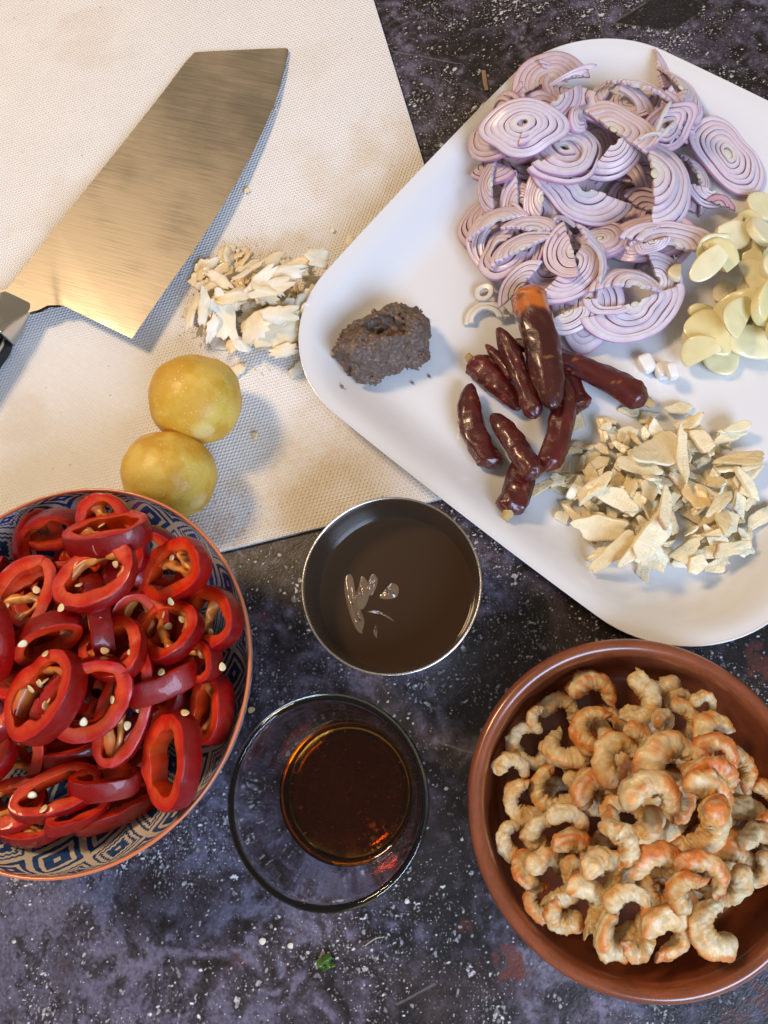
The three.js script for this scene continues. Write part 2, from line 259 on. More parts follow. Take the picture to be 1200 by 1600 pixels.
// ================================================================ KNIFE
{
  const knife = new THREE.Group();
  const o = at(450, 76, .004), hy = .014, hPt = at(205, 530, hy);                       // tip low, heel high
  const along = hPt.clone().sub(o), side = at(305, 82, .004).sub(o); const n = new THREE.Vector3().crossVectors(side, along).normalize(); if (n.y < 0) n.negate();
  const S = [[-2, 458], [14, 452], [50, 407], [90, 355], [91, 354], [140, 292], [200, 217], [255, 147], [290, 100], [305, 84], [330, 82], [375, 80], [420, 78], [448, 77]];
  const E = [[46, 490], [62, 486], [76, 479], [100, 478], [206, 529], [262, 448], [305, 388], [348, 322], [374, 278], [398, 232], [414, 198], [431, 158], [445, 110], [451, 78]];
  const ctr = atPlane(30, 478, o, n), NX = 14;
  const P = (p) => atPlane(p[0], p[1], o, n);
  const cols = S.length, grid = (sgn) => gridGeo(NX, (cols - 1) * 3, (u, v) => {
    const f = v * (cols - 1), k = Math.min(cols - 2, Math.floor(f)), w = f - k, a = P([mixN(S[k][0], S[k + 1][0], w), mixN(S[k][1], S[k + 1][1], w)]), b = P([mixN(E[k][0], E[k + 1][0], w), mixN(E[k][1], E[k + 1][1], w)]);
    const uu = u; const p = a.clone().lerp(b, uu); const th = .0012 * (1 - .2 * v) * (k < 3 ? 1 : uu < .955 ? 1 - .82 * Math.pow(uu, 1.35) : .18 * (1 - uu) / .045 + .012);
    p.addScaledVector(n, sgn * th).sub(ctr); return [p.x, p.y, p.z, undefined, 0, 0, p.dot(along.clone().normalize()) , p.dot(side.clone().normalize())];
  });
  const flip = g => { const ix = g.index.array; for (let i = 0; i < ix.length; i += 3) { const t = ix[i]; ix[i] = ix[i + 1]; ix[i + 1] = t; } g.computeVertexNormals(); return g; };
  let top = grid(1), bot = grid(-1);
  if (top.attributes.normal.getY(300) < 0) flip(top); if (bot.attributes.normal.getY(300) > 0) flip(bot);
  // spine wall
  const wall = gridGeo(1, (cols - 1) * 3, (u, v) => { const f = v * (cols - 1), k = Math.min(cols - 2, Math.floor(f)), w = f - k, p = P([mixN(S[k][0], S[k + 1][0], w), mixN(S[k][1], S[k + 1][1], w)]).addScaledVector(n, (u * 2 - 1) * .0012 * (1 - .2 * v)).sub(ctr); return [p.x, p.y, p.z, undefined, 0, 0, p.x, p.z]; });
  const streak = dataTex(512, 512, (u, v) => { const n1 = vnoise(u * 300, v * 9, 1), n2 = vnoise(u * 120, v * 5, 3), n3 = fbm(u * 6, v * 6, 8, 4); const q = .5 + .18 * n1 + .12 * n2; return [q, q, q]; }, { repeat: true });
  streak.repeat.set(7, 7);
  const smudge = dataTex(512, 512, (u, v) => { const n1 = vnoise(u * 260, v * 14, 1), n3 = fbm(u * 9, v * 9, 8, 5); const q = .74 + .08 * n1 + .22 * n3; return [q, q, q]; }, { repeat: true }); smudge.repeat.set(5, 5);
  const steel = std({ color: lin(.43, .385, .315), metalness: 1, roughness: .60, roughnessMap: smudge, bumpMap: streak, bumpScale: .00004 });
  part(knife, 'blade', mergeGeometries([top, bot, wall]), steel);
  // bolster, tang and two black scales, laid along the blade's axis
  const ax = P([0, 458]).clone().add(P([46, 490])).multiplyScalar(.5), dir = P([305, 84]).sub(P([14, 452])).normalize().negate(), across = new THREE.Vector3().crossVectors(n, dir).normalize();
  const half = P([-2, 458]).distanceTo(P([46, 490])) * .5, place = (g) => g.applyMatrix4(new THREE.Matrix4().makeBasis(dir, n, new THREE.Vector3().crossVectors(dir, n)).setPosition(ax.clone().sub(ctr)));
  const slabAlong = (x0, x1, y0, y1, w0, w1, rad, seg = 24) => gridGeo(32, seg, (u, v) => { const th = u * Math.PI * 2, e = .35, c = Math.cos(th), s = Math.sin(th), sx = Math.sign(c) * Math.pow(Math.abs(c), e), sy = Math.sign(s) * Math.pow(Math.abs(s), e), w = mixN(w0, w1, v), yc = (y0 + y1) / 2, hh = (y1 - y0) / 2; const endr = Math.min(1, .86 + .14 * Math.sqrt(clamp(Math.min(v, 1 - v) * seg / 2))); return [mixN(x0, x1, v), yc + hh * sy * endr, sx * w * endr]; }, { wrapU: true, capV: true });
  const bol = gridGeo(40, 20, (u, v) => { const th = u * Math.PI * 2, e = mixN(.9, .42, v), c = Math.cos(th), s = Math.sin(th), sx = Math.sign(c) * Math.pow(Math.abs(c), e), sy = Math.sign(s) * Math.pow(Math.abs(s), e); const hh = mixN(.0016, .0098, Math.pow(sst(0, .8, v), .7)), w = half * mixN(.97, .93, v); return [mixN(-.004, .0225, v), hh * sy, sx * w]; }, { wrapU: true, capV: true });
  const bolMat = std({ color: lin(.62, .58, .52), metalness: 1, roughness: .22 });
  const black = std({ color: lin(.012, .012, .012), roughness: .38 });
  const hnd = new THREE.Group(); hnd.name = 'handle'; knife.add(hnd);
  part(knife, 'bolster', place(bol), bolMat);
  part(hnd, 'tang', place(slabAlong(.0228, .125, -.0016, .0016, half * .925, half * 1.1)), bolMat);
  part(hnd, 'scale', place(slabAlong(.0228, .125, .0017, .0098, half * .9, half * 1.08)), black);
  part(hnd, 'scale', place(slabAlong(.0228, .125, -.0098, -.0017, half * .9, half * 1.08)), black);
  knife.position.copy(ctr);
  add(knife, 'chef_knife', 'broad steel cleaver-style knife with black handle lying across chopping board', 'knife');
}

// ================================================================ TERRACOTTA DISH
const dishC = [0.0605, 0.0262];
{
  const prof = smoothProfile([[0, .0065], [.03, .0065], [.05, .0068], [.0555, .0085], [.0585, .0135], [.0605, .020], [.0618, .0285], [.0626, .0335], [.0645, .0365], [.0672, .0372], [.0692, .0355], [.0696, .0325], [.0684, .029], [.0672, .022], [.0655, .012], [.061, .004], [.055, .0008], [.05, 0], [.03, .0006], [0, .0006]], 130);
  const g = lathe(prof, 160);
  const clay = dataTex(512, 256, (u, v) => { const n = fbm(Math.cos(u * 6.283) * 6, Math.sin(u * 6.283) * 6, v * 14, 4), f = fbm(Math.cos(u * 6.283) * 60, Math.sin(u * 6.283) * 60, v * 90, 2); const k = 1 + .22 * n + .12 * f, c = [.50 * k, .265 * k, .155 * k]; return c; }, { srgb: true, repeat: true });
  const m = new THREE.Mesh(g, std({ map: clay, roughness: .30, clearcoat: .7, clearcoatRoughness: .12 })); m.position.set(dishC[0], 0, dishC[1]);
  add(m, 'terracotta_dish', 'round brown glazed terracotta dish holding dried shrimps', 'dish');
}

// ================================================================ STEEL CUP AND ITS BROWN LIQUID
const cupC = [-0.0396, -0.0675];
{
  const out = [[0, 0], [.018, 0], [.0235, .0012], [.0278, .0055], [.0318, .014], [.0348, .023], [.0372, .033], [.0391, .043], [.0399, .0490], [.0404, .0498], [.0404, .0504], [.0399, .0507], [.0394, .0503]];
  const inn = [[.0391, .0490], [.0383, .043], [.0364, .033], [.034, .023], [.031, .014], [.027, .0065], [.0225, .0023], [.018, .001], [0, .001]];
  const g = lathe([...smoothProfile(out, 60), ...smoothProfile(inn, 50)], 128);
  const grp = new THREE.Group(); grp.position.set(cupC[0], 0, cupC[1]);
  part(grp, 'cup_wall', g, std({ color: lin(.58, .55, .51), metalness: 1, roughness: .26, bumpMap: gritBump, bumpScale: .00002 }));
  add(grp, 'steel_cup', 'small round stainless steel cup filled with brown liquid', 'cup');
  const lp = [[.0367, .0322], [.0364, .0316], [.0355, .0312], [.033, .0311], [.0, .0311]].reverse(), bottom = [[.0358, .030], [.0336, .023], [.0306, .014], [.0266, .0068], [.022, .0026], [.017, .0013], [0, .0013]];
  const lg = lathe([...lp, ...bottom].reverse(), 96), lm = new THREE.Mesh(lg, std({ color: lin(.042, .023, .012), roughness: .04, ior: 1.34 })); lm.position.set(cupC[0], 0, cupC[1]);
  add(lm, 'tamarind_water', 'murky brown tamarind water inside the steel cup', 'liquid');
  // thin tan scraps laid on the liquid surface
  const scrapMat = std({ color: lin(.15, .095, .055), roughness: .16, clearcoat: 1, clearcoatRoughness: .03 });
  const scraps = [[[548, 897], [556, 930], [560, 960], [566, 990], [558, 985], [545, 955], [538, 920], [541, 900]], [[566, 900], [578, 920], [566, 952], [552, 945], [560, 915]], [[560, 950], [569, 970], [565, 985], [553, 968]], [[582, 897], [590, 905], [580, 930], [572, 925]], [[612, 911], [622, 916], [620, 932], [602, 936], [593, 933], [601, 922]], [[587, 976], [590, 984], [588, 996], [583, 988]], [[573, 956], [590, 954], [607, 962], [616, 971], [604, 965], [588, 959]]];
  scraps.forEach((s, k) => {
    const P = s.map(p => at(p[0], p[1], .0314)), c = P.reduce((a, b) => a.add(b), new THREE.Vector3()).multiplyScalar(1 / s.length);
    const curve = new THREE.CatmullRomCurve3(P.map(p => p.clone().sub(c)), true, 'centripetal'), N = 28, b = curve.getPoints(N - 1);
    const g = gridGeo(N, 6, (u, v, i, j) => { const q = b[i % N], w = j / 6, y = .0009 * Math.sin(w * Math.PI * .5 + .0) * 0 + .0010 * (1 - w * w) * (1 + .9 * vnoise(q.x * 400, q.z * 400, k + w * 2)) + .00016 * (1 - w); return [q.x * w, y, q.z * w]; }, { wrapU: true });
    const ny = g.attributes.normal.getY(10); if (ny < 0) { const ix = g.index.array; for (let i = 0; i < ix.length; i += 3) { const t = ix[i]; ix[i] = ix[i + 1]; ix[i + 1] = t; } g.computeVertexNormals(); }
    const m = new THREE.Mesh(g, scrapMat); m.position.set(c.x, .03115, c.z);
    add(m, 'tan_scrap', 'thin tan scrap lying on the brown liquid', 'pulp', 'tan scraps on the liquid in the steel cup');
  });
}

// ================================================================ GLASS BOWL WITH AMBER LIQUID
const glassC = [-0.0643, 0.0216];
{
  const out = [[0, .0006], [.018, .0004], [.024, 0], [.0275, .0008], [.0300, .0035], [.0318, .009], [.0338, .018], [.0362, .032], [.0387, .046], [.0405, .0555], [.0412, .0585], [.0411, .0600], [.0402, .0609], [.0391, .0609], [.0383, .0600], [.0379, .0580]];
  const inn = [[.0372, .0545], [.0354, .045], [.0332, .032], [.0311, .018], [.0300, .0125], [.0283, .0090], [.0260, .0073], [.022, .0066], [.012, .0066], [0, .0066]];
  const g = lathe([...smoothProfile(out, 90), ...smoothProfile(inn, 70)], 144);
  const glassWave = dataTex(512, 256, (u, v) => { const n = .5 + .25 * vnoise(Math.cos(u * 6.283) * 2, Math.sin(u * 6.283) * 2, v * 60) + .2 * vnoise(Math.cos(u * 6.283) * 9, Math.sin(u * 6.283) * 9, v * 12); return [n, n, n]; }, { repeat: true });
  const m = new THREE.Mesh(g, std({ color: lin(1, 1, 1), transmission: 1, thickness: .003, ior: 1.5, roughness: .05, bumpMap: glassWave, bumpScale: .00018, attenuationColor: lin(.86, .93, .90), attenuationDistance: .05 })); m.position.set(glassC[0], 0, glassC[1]);
  add(m, 'glass_bowl', 'small clear glass bowl with a pool of amber sauce', 'glass bowl');
  const wall = [[0, .00645], [.012, .00645], [.022, .00645], [.0261, .00715], [.02845, .0089], [.03015, .0124], [.0308, .0155]], surf = [[.0311, .0172], [.0304, .0165], [.0290, .0162], [.02, .0161], [0, .0161]];
  const lg = lathe([...smoothProfile(wall, 40), ...surf], 128);
  const lm = new THREE.Mesh(lg, std({ color: lin(1, 1, 1), transmission: 1, thickness: .01, ior: 1.36, roughness: .01, attenuationColor: lin(.72, .30, .035), attenuationDistance: .0078 })); lm.position.set(glassC[0], 0, glassC[1]);
  add(lm, 'amber_sauce', 'clear dark amber fish sauce in the glass bowl', 'sauce');
}

// ================================================================ PATTERNED BOWL
const bowlC = [-0.1804, -0.0303];
const bowlInner = smoothProfile([[0, .0085], [.02, .0085], [.036, .0105], [.052, .019], [.064, .0325], [.0745, .0475], [.0806, .060], [.0818, .0636]], 60);
function bowlY(x, z) { const r = Math.hypot(x - bowlC[0], z - bowlC[1]); if (r > .0833) return .0; if (r > .0818) return .065; for (let i = 1; i < bowlInner.length; i++) if (bowlInner[i][0] >= r) { const a = bowlInner[i - 1], b = bowlInner[i]; return mixN(a[1], b[1], (r - a[0]) / Math.max(1e-6, b[0] - a[0])); } return .0636; }
{
  const bowl = new THREE.Group(); bowl.position.set(bowlC[0], 0, bowlC[1]);
  const pattern = dataTex(2048, 512, (u, v) => {
    const n = fbm(u * 220, v * 60, 3, 2) * .05, NU = 18, NV = 3.0, p = u * NU, q = v * NV + .2, a = p + q, b = q - p, ca = Math.floor(a), cb = Math.floor(b), fa = Math.abs(a - ca - .5) * 2, fb = Math.abs(b - cb - .5) * 2, d = Math.max(fa, fb) + n, kind = ((ca % 2) + 2) % 2;
    let blue = 0; const zig = Math.abs(((fa > fb ? b : a) * 9 % 1 + 1) % 1 - .5) * .16;
    if (kind === 0) blue = (d > .66 && d < .86) || (d > .14 && d < .48) ? 1 : 0; else blue = (d > .74 + zig * .6 && d < .84 + zig * .6) || (d > .50 + zig && d < .60 + zig) || (d > .10 && d < .36 + zig) ? 1 : 0;
    const wear = .9 + .25 * fbm(u * 160, v * 40, 9, 3), w = [.90, .87, .82], bl = [.16 * wear + .03, .36 * wear, .62 * wear]; return blue ? bl : w.map(c => c * (.97 + .06 * n * 10));
  }, { srgb: true, repeat: true });
  const inner = lathe(bowlInner, 160);
  part(bowl, 'inner_face', inner, std({ map: pattern, roughness: .2, clearcoat: .5, clearcoatRoughness: .1 }));
  part(bowl, 'rim', lathe(smoothProfile([[.0818, .0636], [.0820, .0646], [.0826, .0650], [.0832, .0648], [.0834, .0640], [.0832, .0630]], 20), 160), std({ color: lin(.62, .185, .075), roughness: .3, clearcoat: .4 }));
  part(bowl, 'outer_face', lathe(smoothProfile([[.0832, .063], [.0818, .057], [.076, .0445], [.066, .029], [.054, .015], [.042, .0065], [.037, .0045], [.0365, .001], [.0355, 0], [.0345, .001], [.034, .004], [.02, .0045], [0, .0045]], 60), 160), std({ map: pattern, roughness: .25, clearcoat: .4 }));
  add(bowl, 'patterned_bowl', 'blue and white diamond-patterned bowl with orange rim holding cut red chillies', 'bowl');
}

// ================================================================ RED CHILLI RINGS
const chilliMat = std({ vertexColors: true, roughness: .22, ior: 1.4, clearcoat: .3, clearcoatRoughness: .05, bumpMap: gritTex, bumpScale: .00014 });
const pithMat = std({ vertexColors: true, roughness: .45, clearcoat: .35, clearcoatRoughness: .2 });
const seedMat = std({ color: lin(.78, .60, .30), roughness: .42, clearcoat: .4, clearcoatRoughness: .15 });
function chilliGeo(a, b, h, shear, seed, w = .0012 + b * .24) {
  const r = rngOf(seed), s1 = r() * 50, dark = r();
  const skin = mix3([.17, .001, .002], [.27, .003, .002], dark), cut = mix3([.46, .006, .002], [.58, .016, .003], dark), cutIn = [.60, .045, .006], inside = [.50, .040, .005];
  // loop of the wall's section: 0 outer-bottom ... round to the bottom face
  const L = [[1, .015, skin], [1.06, .1, skin], [1.13, .3, skin], [1.16, .5, skin], [1.13, .72, skin], [1.06, .92, skin], [1.03, .98, skin], [1.0, .995, skin], [.97, 1.01, cut], [.72, 1.02, cut], [.35, 1.01, cutIn], [.06, .99, cutIn], [-.01, .95, inside], [-.06, .5, inside], [-.02, .06, inside], [.04, .015, cutIn], [.5, -.01, cut], [.97, -.005, cut]];
  return gridGeo(72, L.length, (u, v, i, j) => {
    const th = u * Math.PI * 2, [k, y, c] = L[j % L.length], lob = 1 + .016 * vnoise(Math.cos(th) * 6, Math.sin(th) * 6, y * 3 + s1) + .007 * vnoise(Math.cos(th) * 24, Math.sin(th) * 24, y * 1.2 + s1) + .05 * Math.sin(th * 2 + s1) + .035 * Math.sin(th * 3 + s1 * 2) + .05 * vnoise(Math.cos(th) * 1.5, Math.sin(th) * 1.5, s1);
    const ww = w * (1.12 + .38 * vnoise(Math.cos(th) * 2.2, Math.sin(th) * 2.2, s1 + 5) + (k < .5 ? .22 * Math.pow(Math.abs(Math.sin(th * 1.5 + s1)), 6) : 0));
    const ra = a * lob - ww * (1 - k), rb = b * lob - ww * (1 - k), x = ra * Math.cos(th), z = rb * Math.sin(th);
    const yy = (y - .5) * h + shear * x + .0009 * vnoise(x * 160, z * 160, s1) * (y > .5 ? 1 : .5), m = 1 + .2 * vnoise(x * 700, yy * 700, z * 700 + s1);
    return [x, yy, z, c[0] * m, c[1] * m * (1 + .3 * vnoise(x * 220, z * 220, s1 + 3)), c[2] * m, u * 5, v * 1.5];
  }, { wrapU: true, wrapV: true });
}
const seedGeo = (() => { const g = new THREE.SphereGeometry(1, 16, 10), p = g.attributes.position; for (let i = 0; i < p.count; i++) { const x = p.getX(i), y = p.getY(i), z = p.getZ(i), rim = Math.hypot(x, z); p.setXYZ(i, x * .0019 * (1 + .12 * z), y * .00055 * (1 - .45 * (1 - rim)), z * .0015 * (1 - .25 * x) + (x > .75 ? .0001 : 0)); } g.computeVertexNormals(); return g; })();
function pithGeo(a, b, h, shear, seed0, turn = 0) {
  const seed = seed0 + turn * 13, r = rngOf(seed * 7 + 3), t0 = r() * 6.283, kind = r() < .5;
  const p0 = [a * .86 * Math.cos(t0), b * .86 * Math.sin(t0)], t1 = t0 + Math.PI * (kind ? .95 : .6) + (r() - .5) * .5, kk = kind ? .86 : .78, p1 = [a * kk * Math.cos(t1), b * kk * Math.sin(t1)], bend = (r() - .5) * .5;
  return gridGeo(12, 30, (u, v) => {
    const th = u * Math.PI * 2, cx = mixN(p0[0], p1[0], v), cz = mixN(p0[1], p1[1], v), nx = -(p1[1] - p0[1]), nz = p1[0] - p0[0], bo = bend * Math.sin(v * Math.PI);
    const X = cx + nx * bo, Z = cz + nz * bo, l = Math.hypot(nx, nz) || 1, ends = Math.max(1 - v * 4, v * 4 - 3, 0), thick = (.0019 + .0014 * ends) * (1 + .7 * vnoise(v * 9, seed, Math.cos(th))), hh = h * .46 * (.75 + .35 * vnoise(v * 6, seed + 4, 1));
    const q = Math.cos(th) * thick, yy = Math.sin(th) * hh + shear * X; const m = .85 + .35 * vnoise(v * 12, th, seed), c = mix3([.72, .25, .04], [.60, .07, .01], ends);
    return [X + nx / l * q, yy, Z + nz / l * q, c[0] * m, c[1] * m, c[2] * m];
  }, { wrapU: true, capV: true });
}
const chilliPile = new Pile(bowlC[0] - .09, bowlC[1] - .09, .18, .18, bowlY);
let chilliSeed = 100;
function chilli(o, a, b, h, shear, { pith = true, seeds = 0, label, w } = {}) {
  const sd = chilliSeed++, g = chilliGeo(a, b, h, shear, sd, w), m = new THREE.Mesh(g, chilliMat); chilliPile.drop(m, o);
  if (pith) { part(m, 'pith', pithGeo(a, b, h, shear, sd), pithMat); if (sd % 3) part(m, 'pith', pithGeo(a, b, h, shear, sd, 1), pithMat); }
  const r = rngOf(sd * 3 + 1);
  for (let k = 0; k < seeds; k++) { const s = part(m, 'seed', seedGeo, seedMat), th = r() * 6.28, q = .25 + .4 * r(); s.position.set(a * q * Math.cos(th), h * (.1 + .3 * r()) + shear * a * q * Math.cos(th), b * q * Math.sin(th)); s.rotation.set((r() - .5) * 1.6, r() * 6, (r() - .5) * 1.6); }
  const where = zone(m.position, bowlC, .06, [['steel cup', -.04, -.067], ['glass bowl', -.064, .03], ['palm sugar balls', -.16, -.15], ['board edge', -.26, -.06], ['bare bowl wall', -.19, .06]]);
  const size = a > .0195 ? 'large' : a < .0165 ? 'small' : 'mid-sized';
  label = `${size} red chilli ring ${seeds ? 'with seeds' : pith ? 'with orange pith' : 'with hollow core'}, ${(o.tilt ?? 0) > 42 ? 'on edge' : 'lying flat'}${o.px === undefined ? ' under others' : ''}, ${where}`;
  add(m, 'chilli_ring', label, 'chilli ring', 'chilli rings in the patterned bowl');
}
{
  const r = rngOf(77);
  for (let k = 0; k < 58; k++) { const q = Math.sqrt(r()) * (.040 + .016 * Math.min(1, k / 50)), t = r() * 6.283, a = rr(r, .0150, .0205), b = a * rr(r, .62, .85); chilli({ x: bowlC[0] + q * Math.cos(t) - .004, z: bowlC[1] + q * Math.sin(t) - .011, rot: r() * 360, tilt: rr(r, 0, 60), dir: r() * 360, soft: .62 }, a, b, rr(r, .006, .010), rr(r, -.35, .35), { pith: r() < .6, seeds: r() < .25 ? 2 : 0 }); }
  // the ones that lie on top, from the photograph: [x, y in px, long half, short half in px, rot, height mm, shear, tilt, dir, seeds, pith]
  const Z = (x, y) => [x / 2.424, 740 + y / 2.424];
  const top = [
    [80, 280, 130, 62, 4, 7, .2, 50, 270, 0, 1], [205, 215, 125, 70, 14, 8, .1, 48, 270, 0, 0], [415, 235, 142, 84, 2, 10, .1, 42, 90, 2, 1], [120, 1330, 130, 70, 0, 7, .2, 35, 80, 0, 1],
    [440, 1262, 150, 60, 28, 8, .1, 46, 80, 0, 0], [300, 1280, 110, 50, 40, 7, .1, 46, 60, 0, 0], [655, 360, 155, 92, 16, 8, .15, 22, 200, 1, 1], [750, 540, 148, 108, -14, 8, .15, 20, 180, 1, 1],
    [760, 705, 88, 66, -10, 7, .1, 24, 200, 0, 1], [810, 890, 112, 74, 80, 9, .1, 28, 180, 0, 1], [690, 1085, 150, 108, 60, 9, .1, 30, 190, 0, 1], [95, 490, 152, 98, 66, 7, .2, 18, 20, 4, 1],
    [360, 390, 152, 112, 18, 6, .2, 18, 90, 1, 1], [180, 620, 120, 70, 40, 9, .1, 60, 300, 0, 0], [530, 560, 132, 112, -30, 7, .15, 20, 120, 2, 1], [620, 790, 112, 70, 26, 10, .1, 62, 100, 0, 0], [430, 665, 132, 100, -22, 7, .2, 16, 100, 2, 1],
    [80, 1130, 158, 86, 68, 8, .2, 20, 330, 0, 1], [40, 1260, 130, 80, 10, 7, .2, 26, 60, 0, 1], [290, 1070, 130, 72, 24, 12, .1, 64, 90, 0, 0], [220, 1210, 140, 80, 20, 8, .1, 30, 60, 1, 0], [560, 1010, 165, 80, 50, 9, .1, 58, 330, 0, 0], [430, 1170, 110, 60, 10, 9, .1, 60, 80, 0, 0],
    [475, 890, 185, 84, 78, 8, .15, 14, 350, 3, 1], [330, 850, 150, 112, 34, 14, .25, 30, 330, 0, 0], [170, 850, 158, 124, 26, 10, .25, 16, 150, 5, 1], [-20, 640, 130, 90, 60, 8, .2, 30, 200, 0, 1], [-60, 900, 140, 100, 30, 8, .2, 20, 100, 1, 1], [-70, 1080, 140, 100, 30, 8, .2, 20, 100, 1, 1], [-60, 420, 130, 90, 60, 8, .2, 30, 200, 0, 1],
  ];
  const K = 1.13 / 2.424 / 3650;
  for (const [x, y, a, b, rot, h, sh, tilt, dir, seeds, pith] of top) { const [px, py] = Z(x, y); chilli({ px, py, rot, tilt, dir, soft: .66 }, a * K, b * K, h * .001, sh, { pith: !!pith, seeds }); }
  // loose seeds
  for (const [x, y] of [[130, 300], [430, 340], [238, 512], [515, 535], [110, 815], [170, 878], [385, 668], [425, 855], [165, 1270], [890, 745], [570, 450], [185, 685], [560, 740], [320, 940], [60, 640], [700, 905]]) {
    const m = new THREE.Mesh(seedGeo, seedMat), [px, py] = Z(x, y); chilliPile.drop(m, { px, py, rot: r() * 360, conform: 1, reach: .003, tilt: rr(r, 0, 25), dir: r() * 360, soft: .8 });
    add(m, 'chilli_seed', 'loose pale flat chilli seed lying on the red chilli rings', 'seed', 'loose seeds on the chillies');
  }
}

// ================================================================ SHALLOT SLICES
const shallotMat = std({ vertexColors: true, roughness: .62, clearcoat: .55, clearcoatRoughness: .22, transmission: .22, ior: 1.4 });
// a slice is a nest of thin curved bands; half-slices keep an arc
function shallotGeo({ a = .018, b = .013, arc = Math.PI, bands = 6, hole = .12, th = .0021, seed = 1, cup = .12, loose = .0004, core = true, dark = 0, pale = 0 }) {
  const r = rngOf(seed), gs = [], full = arc > 6, rIn = hole; let r0 = rIn;
  const wsum = []; for (let i = 0; i < bands; i++) wsum.push(.8 + .5 * r()); const tot = wsum.reduce((x, y) => x + y, 0);
  const lil = mix3(mix3([.80, .70, .715], [.62, .40, .47], dark), [.84, .82, .76], pale), lil2 = mix3(mix3([.72, .56, .65], [.46, .24, .35], dark), [.78, .74, .66], pale), pur = mix3(mix3([.60, .34, .52], [.30, .08, .20], dark), [.66, .60, .52], pale);
  const s1 = r() * 60, wob = .17;
  for (let i = 0; i < bands; i++) {
    const w = (1 - rIn) * wsum[i] / tot, rin = r0, rout = r0 + w; r0 = rout;
    const t0 = full ? 0 : (r() - .5) * .025, t1 = full ? Math.PI * 2 : arc + (r() - .5) * .03, dy = (r() - .5) * loose * 2, shx = (r() - .5) * loose * 1.5, shz = (r() - .5) * loose * 1.5, isOuter = i === bands - 1;
    const gap = .012 * w + (loose > .0006 ? .04 * w : 0), seg = full ? 56 : Math.max(12, Math.round(36 * arc / Math.PI));
    // section loop from inner-bottom up and over to outer-bottom
    const Ls = [[0, -.42, lil], [0, .42, lil], [.06, .5, lil], [.45, .5, lil], [.80, .5, lil2], [.94, .48, isOuter ? pur : lil2], [1, .45, pur], [1, -.36, pur], [.86, -.5, lil2], [.4, -.5, lil], [.08, -.5, lil]];
    gs.push(gridGeo(Ls.length, seg, (u, v, ii, j) => {
      const [k, y, c] = Ls[ii % Ls.length], t = mixN(t0, t1, v), rad = mixN(rin + gap, rout, k);
      const wv = 1 + wob * (vnoise(Math.cos(t) * 1.3, Math.sin(t) * 1.3, s1 + i * .12)), pt = 1 + .06 * Math.pow(Math.abs(Math.cos(t)), 8);
      const x = a * rad * Math.cos(t) * wv * pt + shx, z = -b * rad * Math.sin(t) * wv + shz;
      const rr2 = (x * x + z * z) / (a * a), yy = y * th * (isOuter ? .9 : 1) + dy - cup * a * rr2 + .0006 * vnoise(x * 120, z * 120, s1);
      const m = 1 + .07 * vnoise(x * 600, z * 600, i + s1), cc = mix3(c, [.80, .79, .62], core ? .55 * clamp(1 - rad * 2.2) : 0); return [x, yy, z, cc[0] * m, cc[1] * m, cc[2] * m];
    }, { wrapU: true, wrapV: false, capV: !full }));
  }
  if (core && hole < .2 && r() < .45) { const c = new THREE.SphereGeometry(1, 14, 8); c.scale(a * hole * .9, th * .45, b * hole * .9); c.translate(0, 0, full ? 0 : -b * hole * .55); const n = c.attributes.position.count, col = []; for (let i = 0; i < n; i++) col.push(.74, .71, .55); c.setAttribute('color', new THREE.Float32BufferAttribute(col, 3)); gs.push(c); }
  const g = mergeGeometries(gs); if (!full) { g.translate(0, 0, b * .42); } return g;
}
const platePile = new Pile(-.10, -.41, .34, .38, plateY);
let shSeed = 500;
const shWords = { half: 'half-moon shallot slice', oval: 'whole oval shallot slice', ring: 'hollow shallot curl', strip: 'thin shallot strip', pale: 'see-through shallot core ring', dark: 'shallot end piece' };
function shallot(kind, o, spec, label) {
  const sd = shSeed++, m = new THREE.Mesh(shallotGeo({ seed: sd, ...spec }), shallotMat); platePile.drop(m, { conform: .8, soft: .8, reach: .010, ...o });
  const where = zone(m.position, [.046, -.31], .06, [['garlic', .14, -.26], ['dried chillies', .03, -.2], ['chopping board', -.06, -.33], ['bare plate rim', .06, -.40], ['plate rim past the garlic', .13, -.36]]);
  add(m, kind === 'strip' ? 'shallot_strip' : 'shallot_slice', `${spec.a > .0205 ? 'large' : spec.a < .0135 ? 'small' : 'mid-sized'} ${(spec.dark ?? 0) > .6 ? 'dark purple' : (spec.dark ?? 0) > .18 ? 'pinkish' : (spec.pale ?? 0) > .4 ? 'white' : 'lilac'} ${shWords[kind]} ${o.soft ? 'on top' : 'under others'}, ${where}`, 'shallot slice', 'shallot slices on the plate');
}
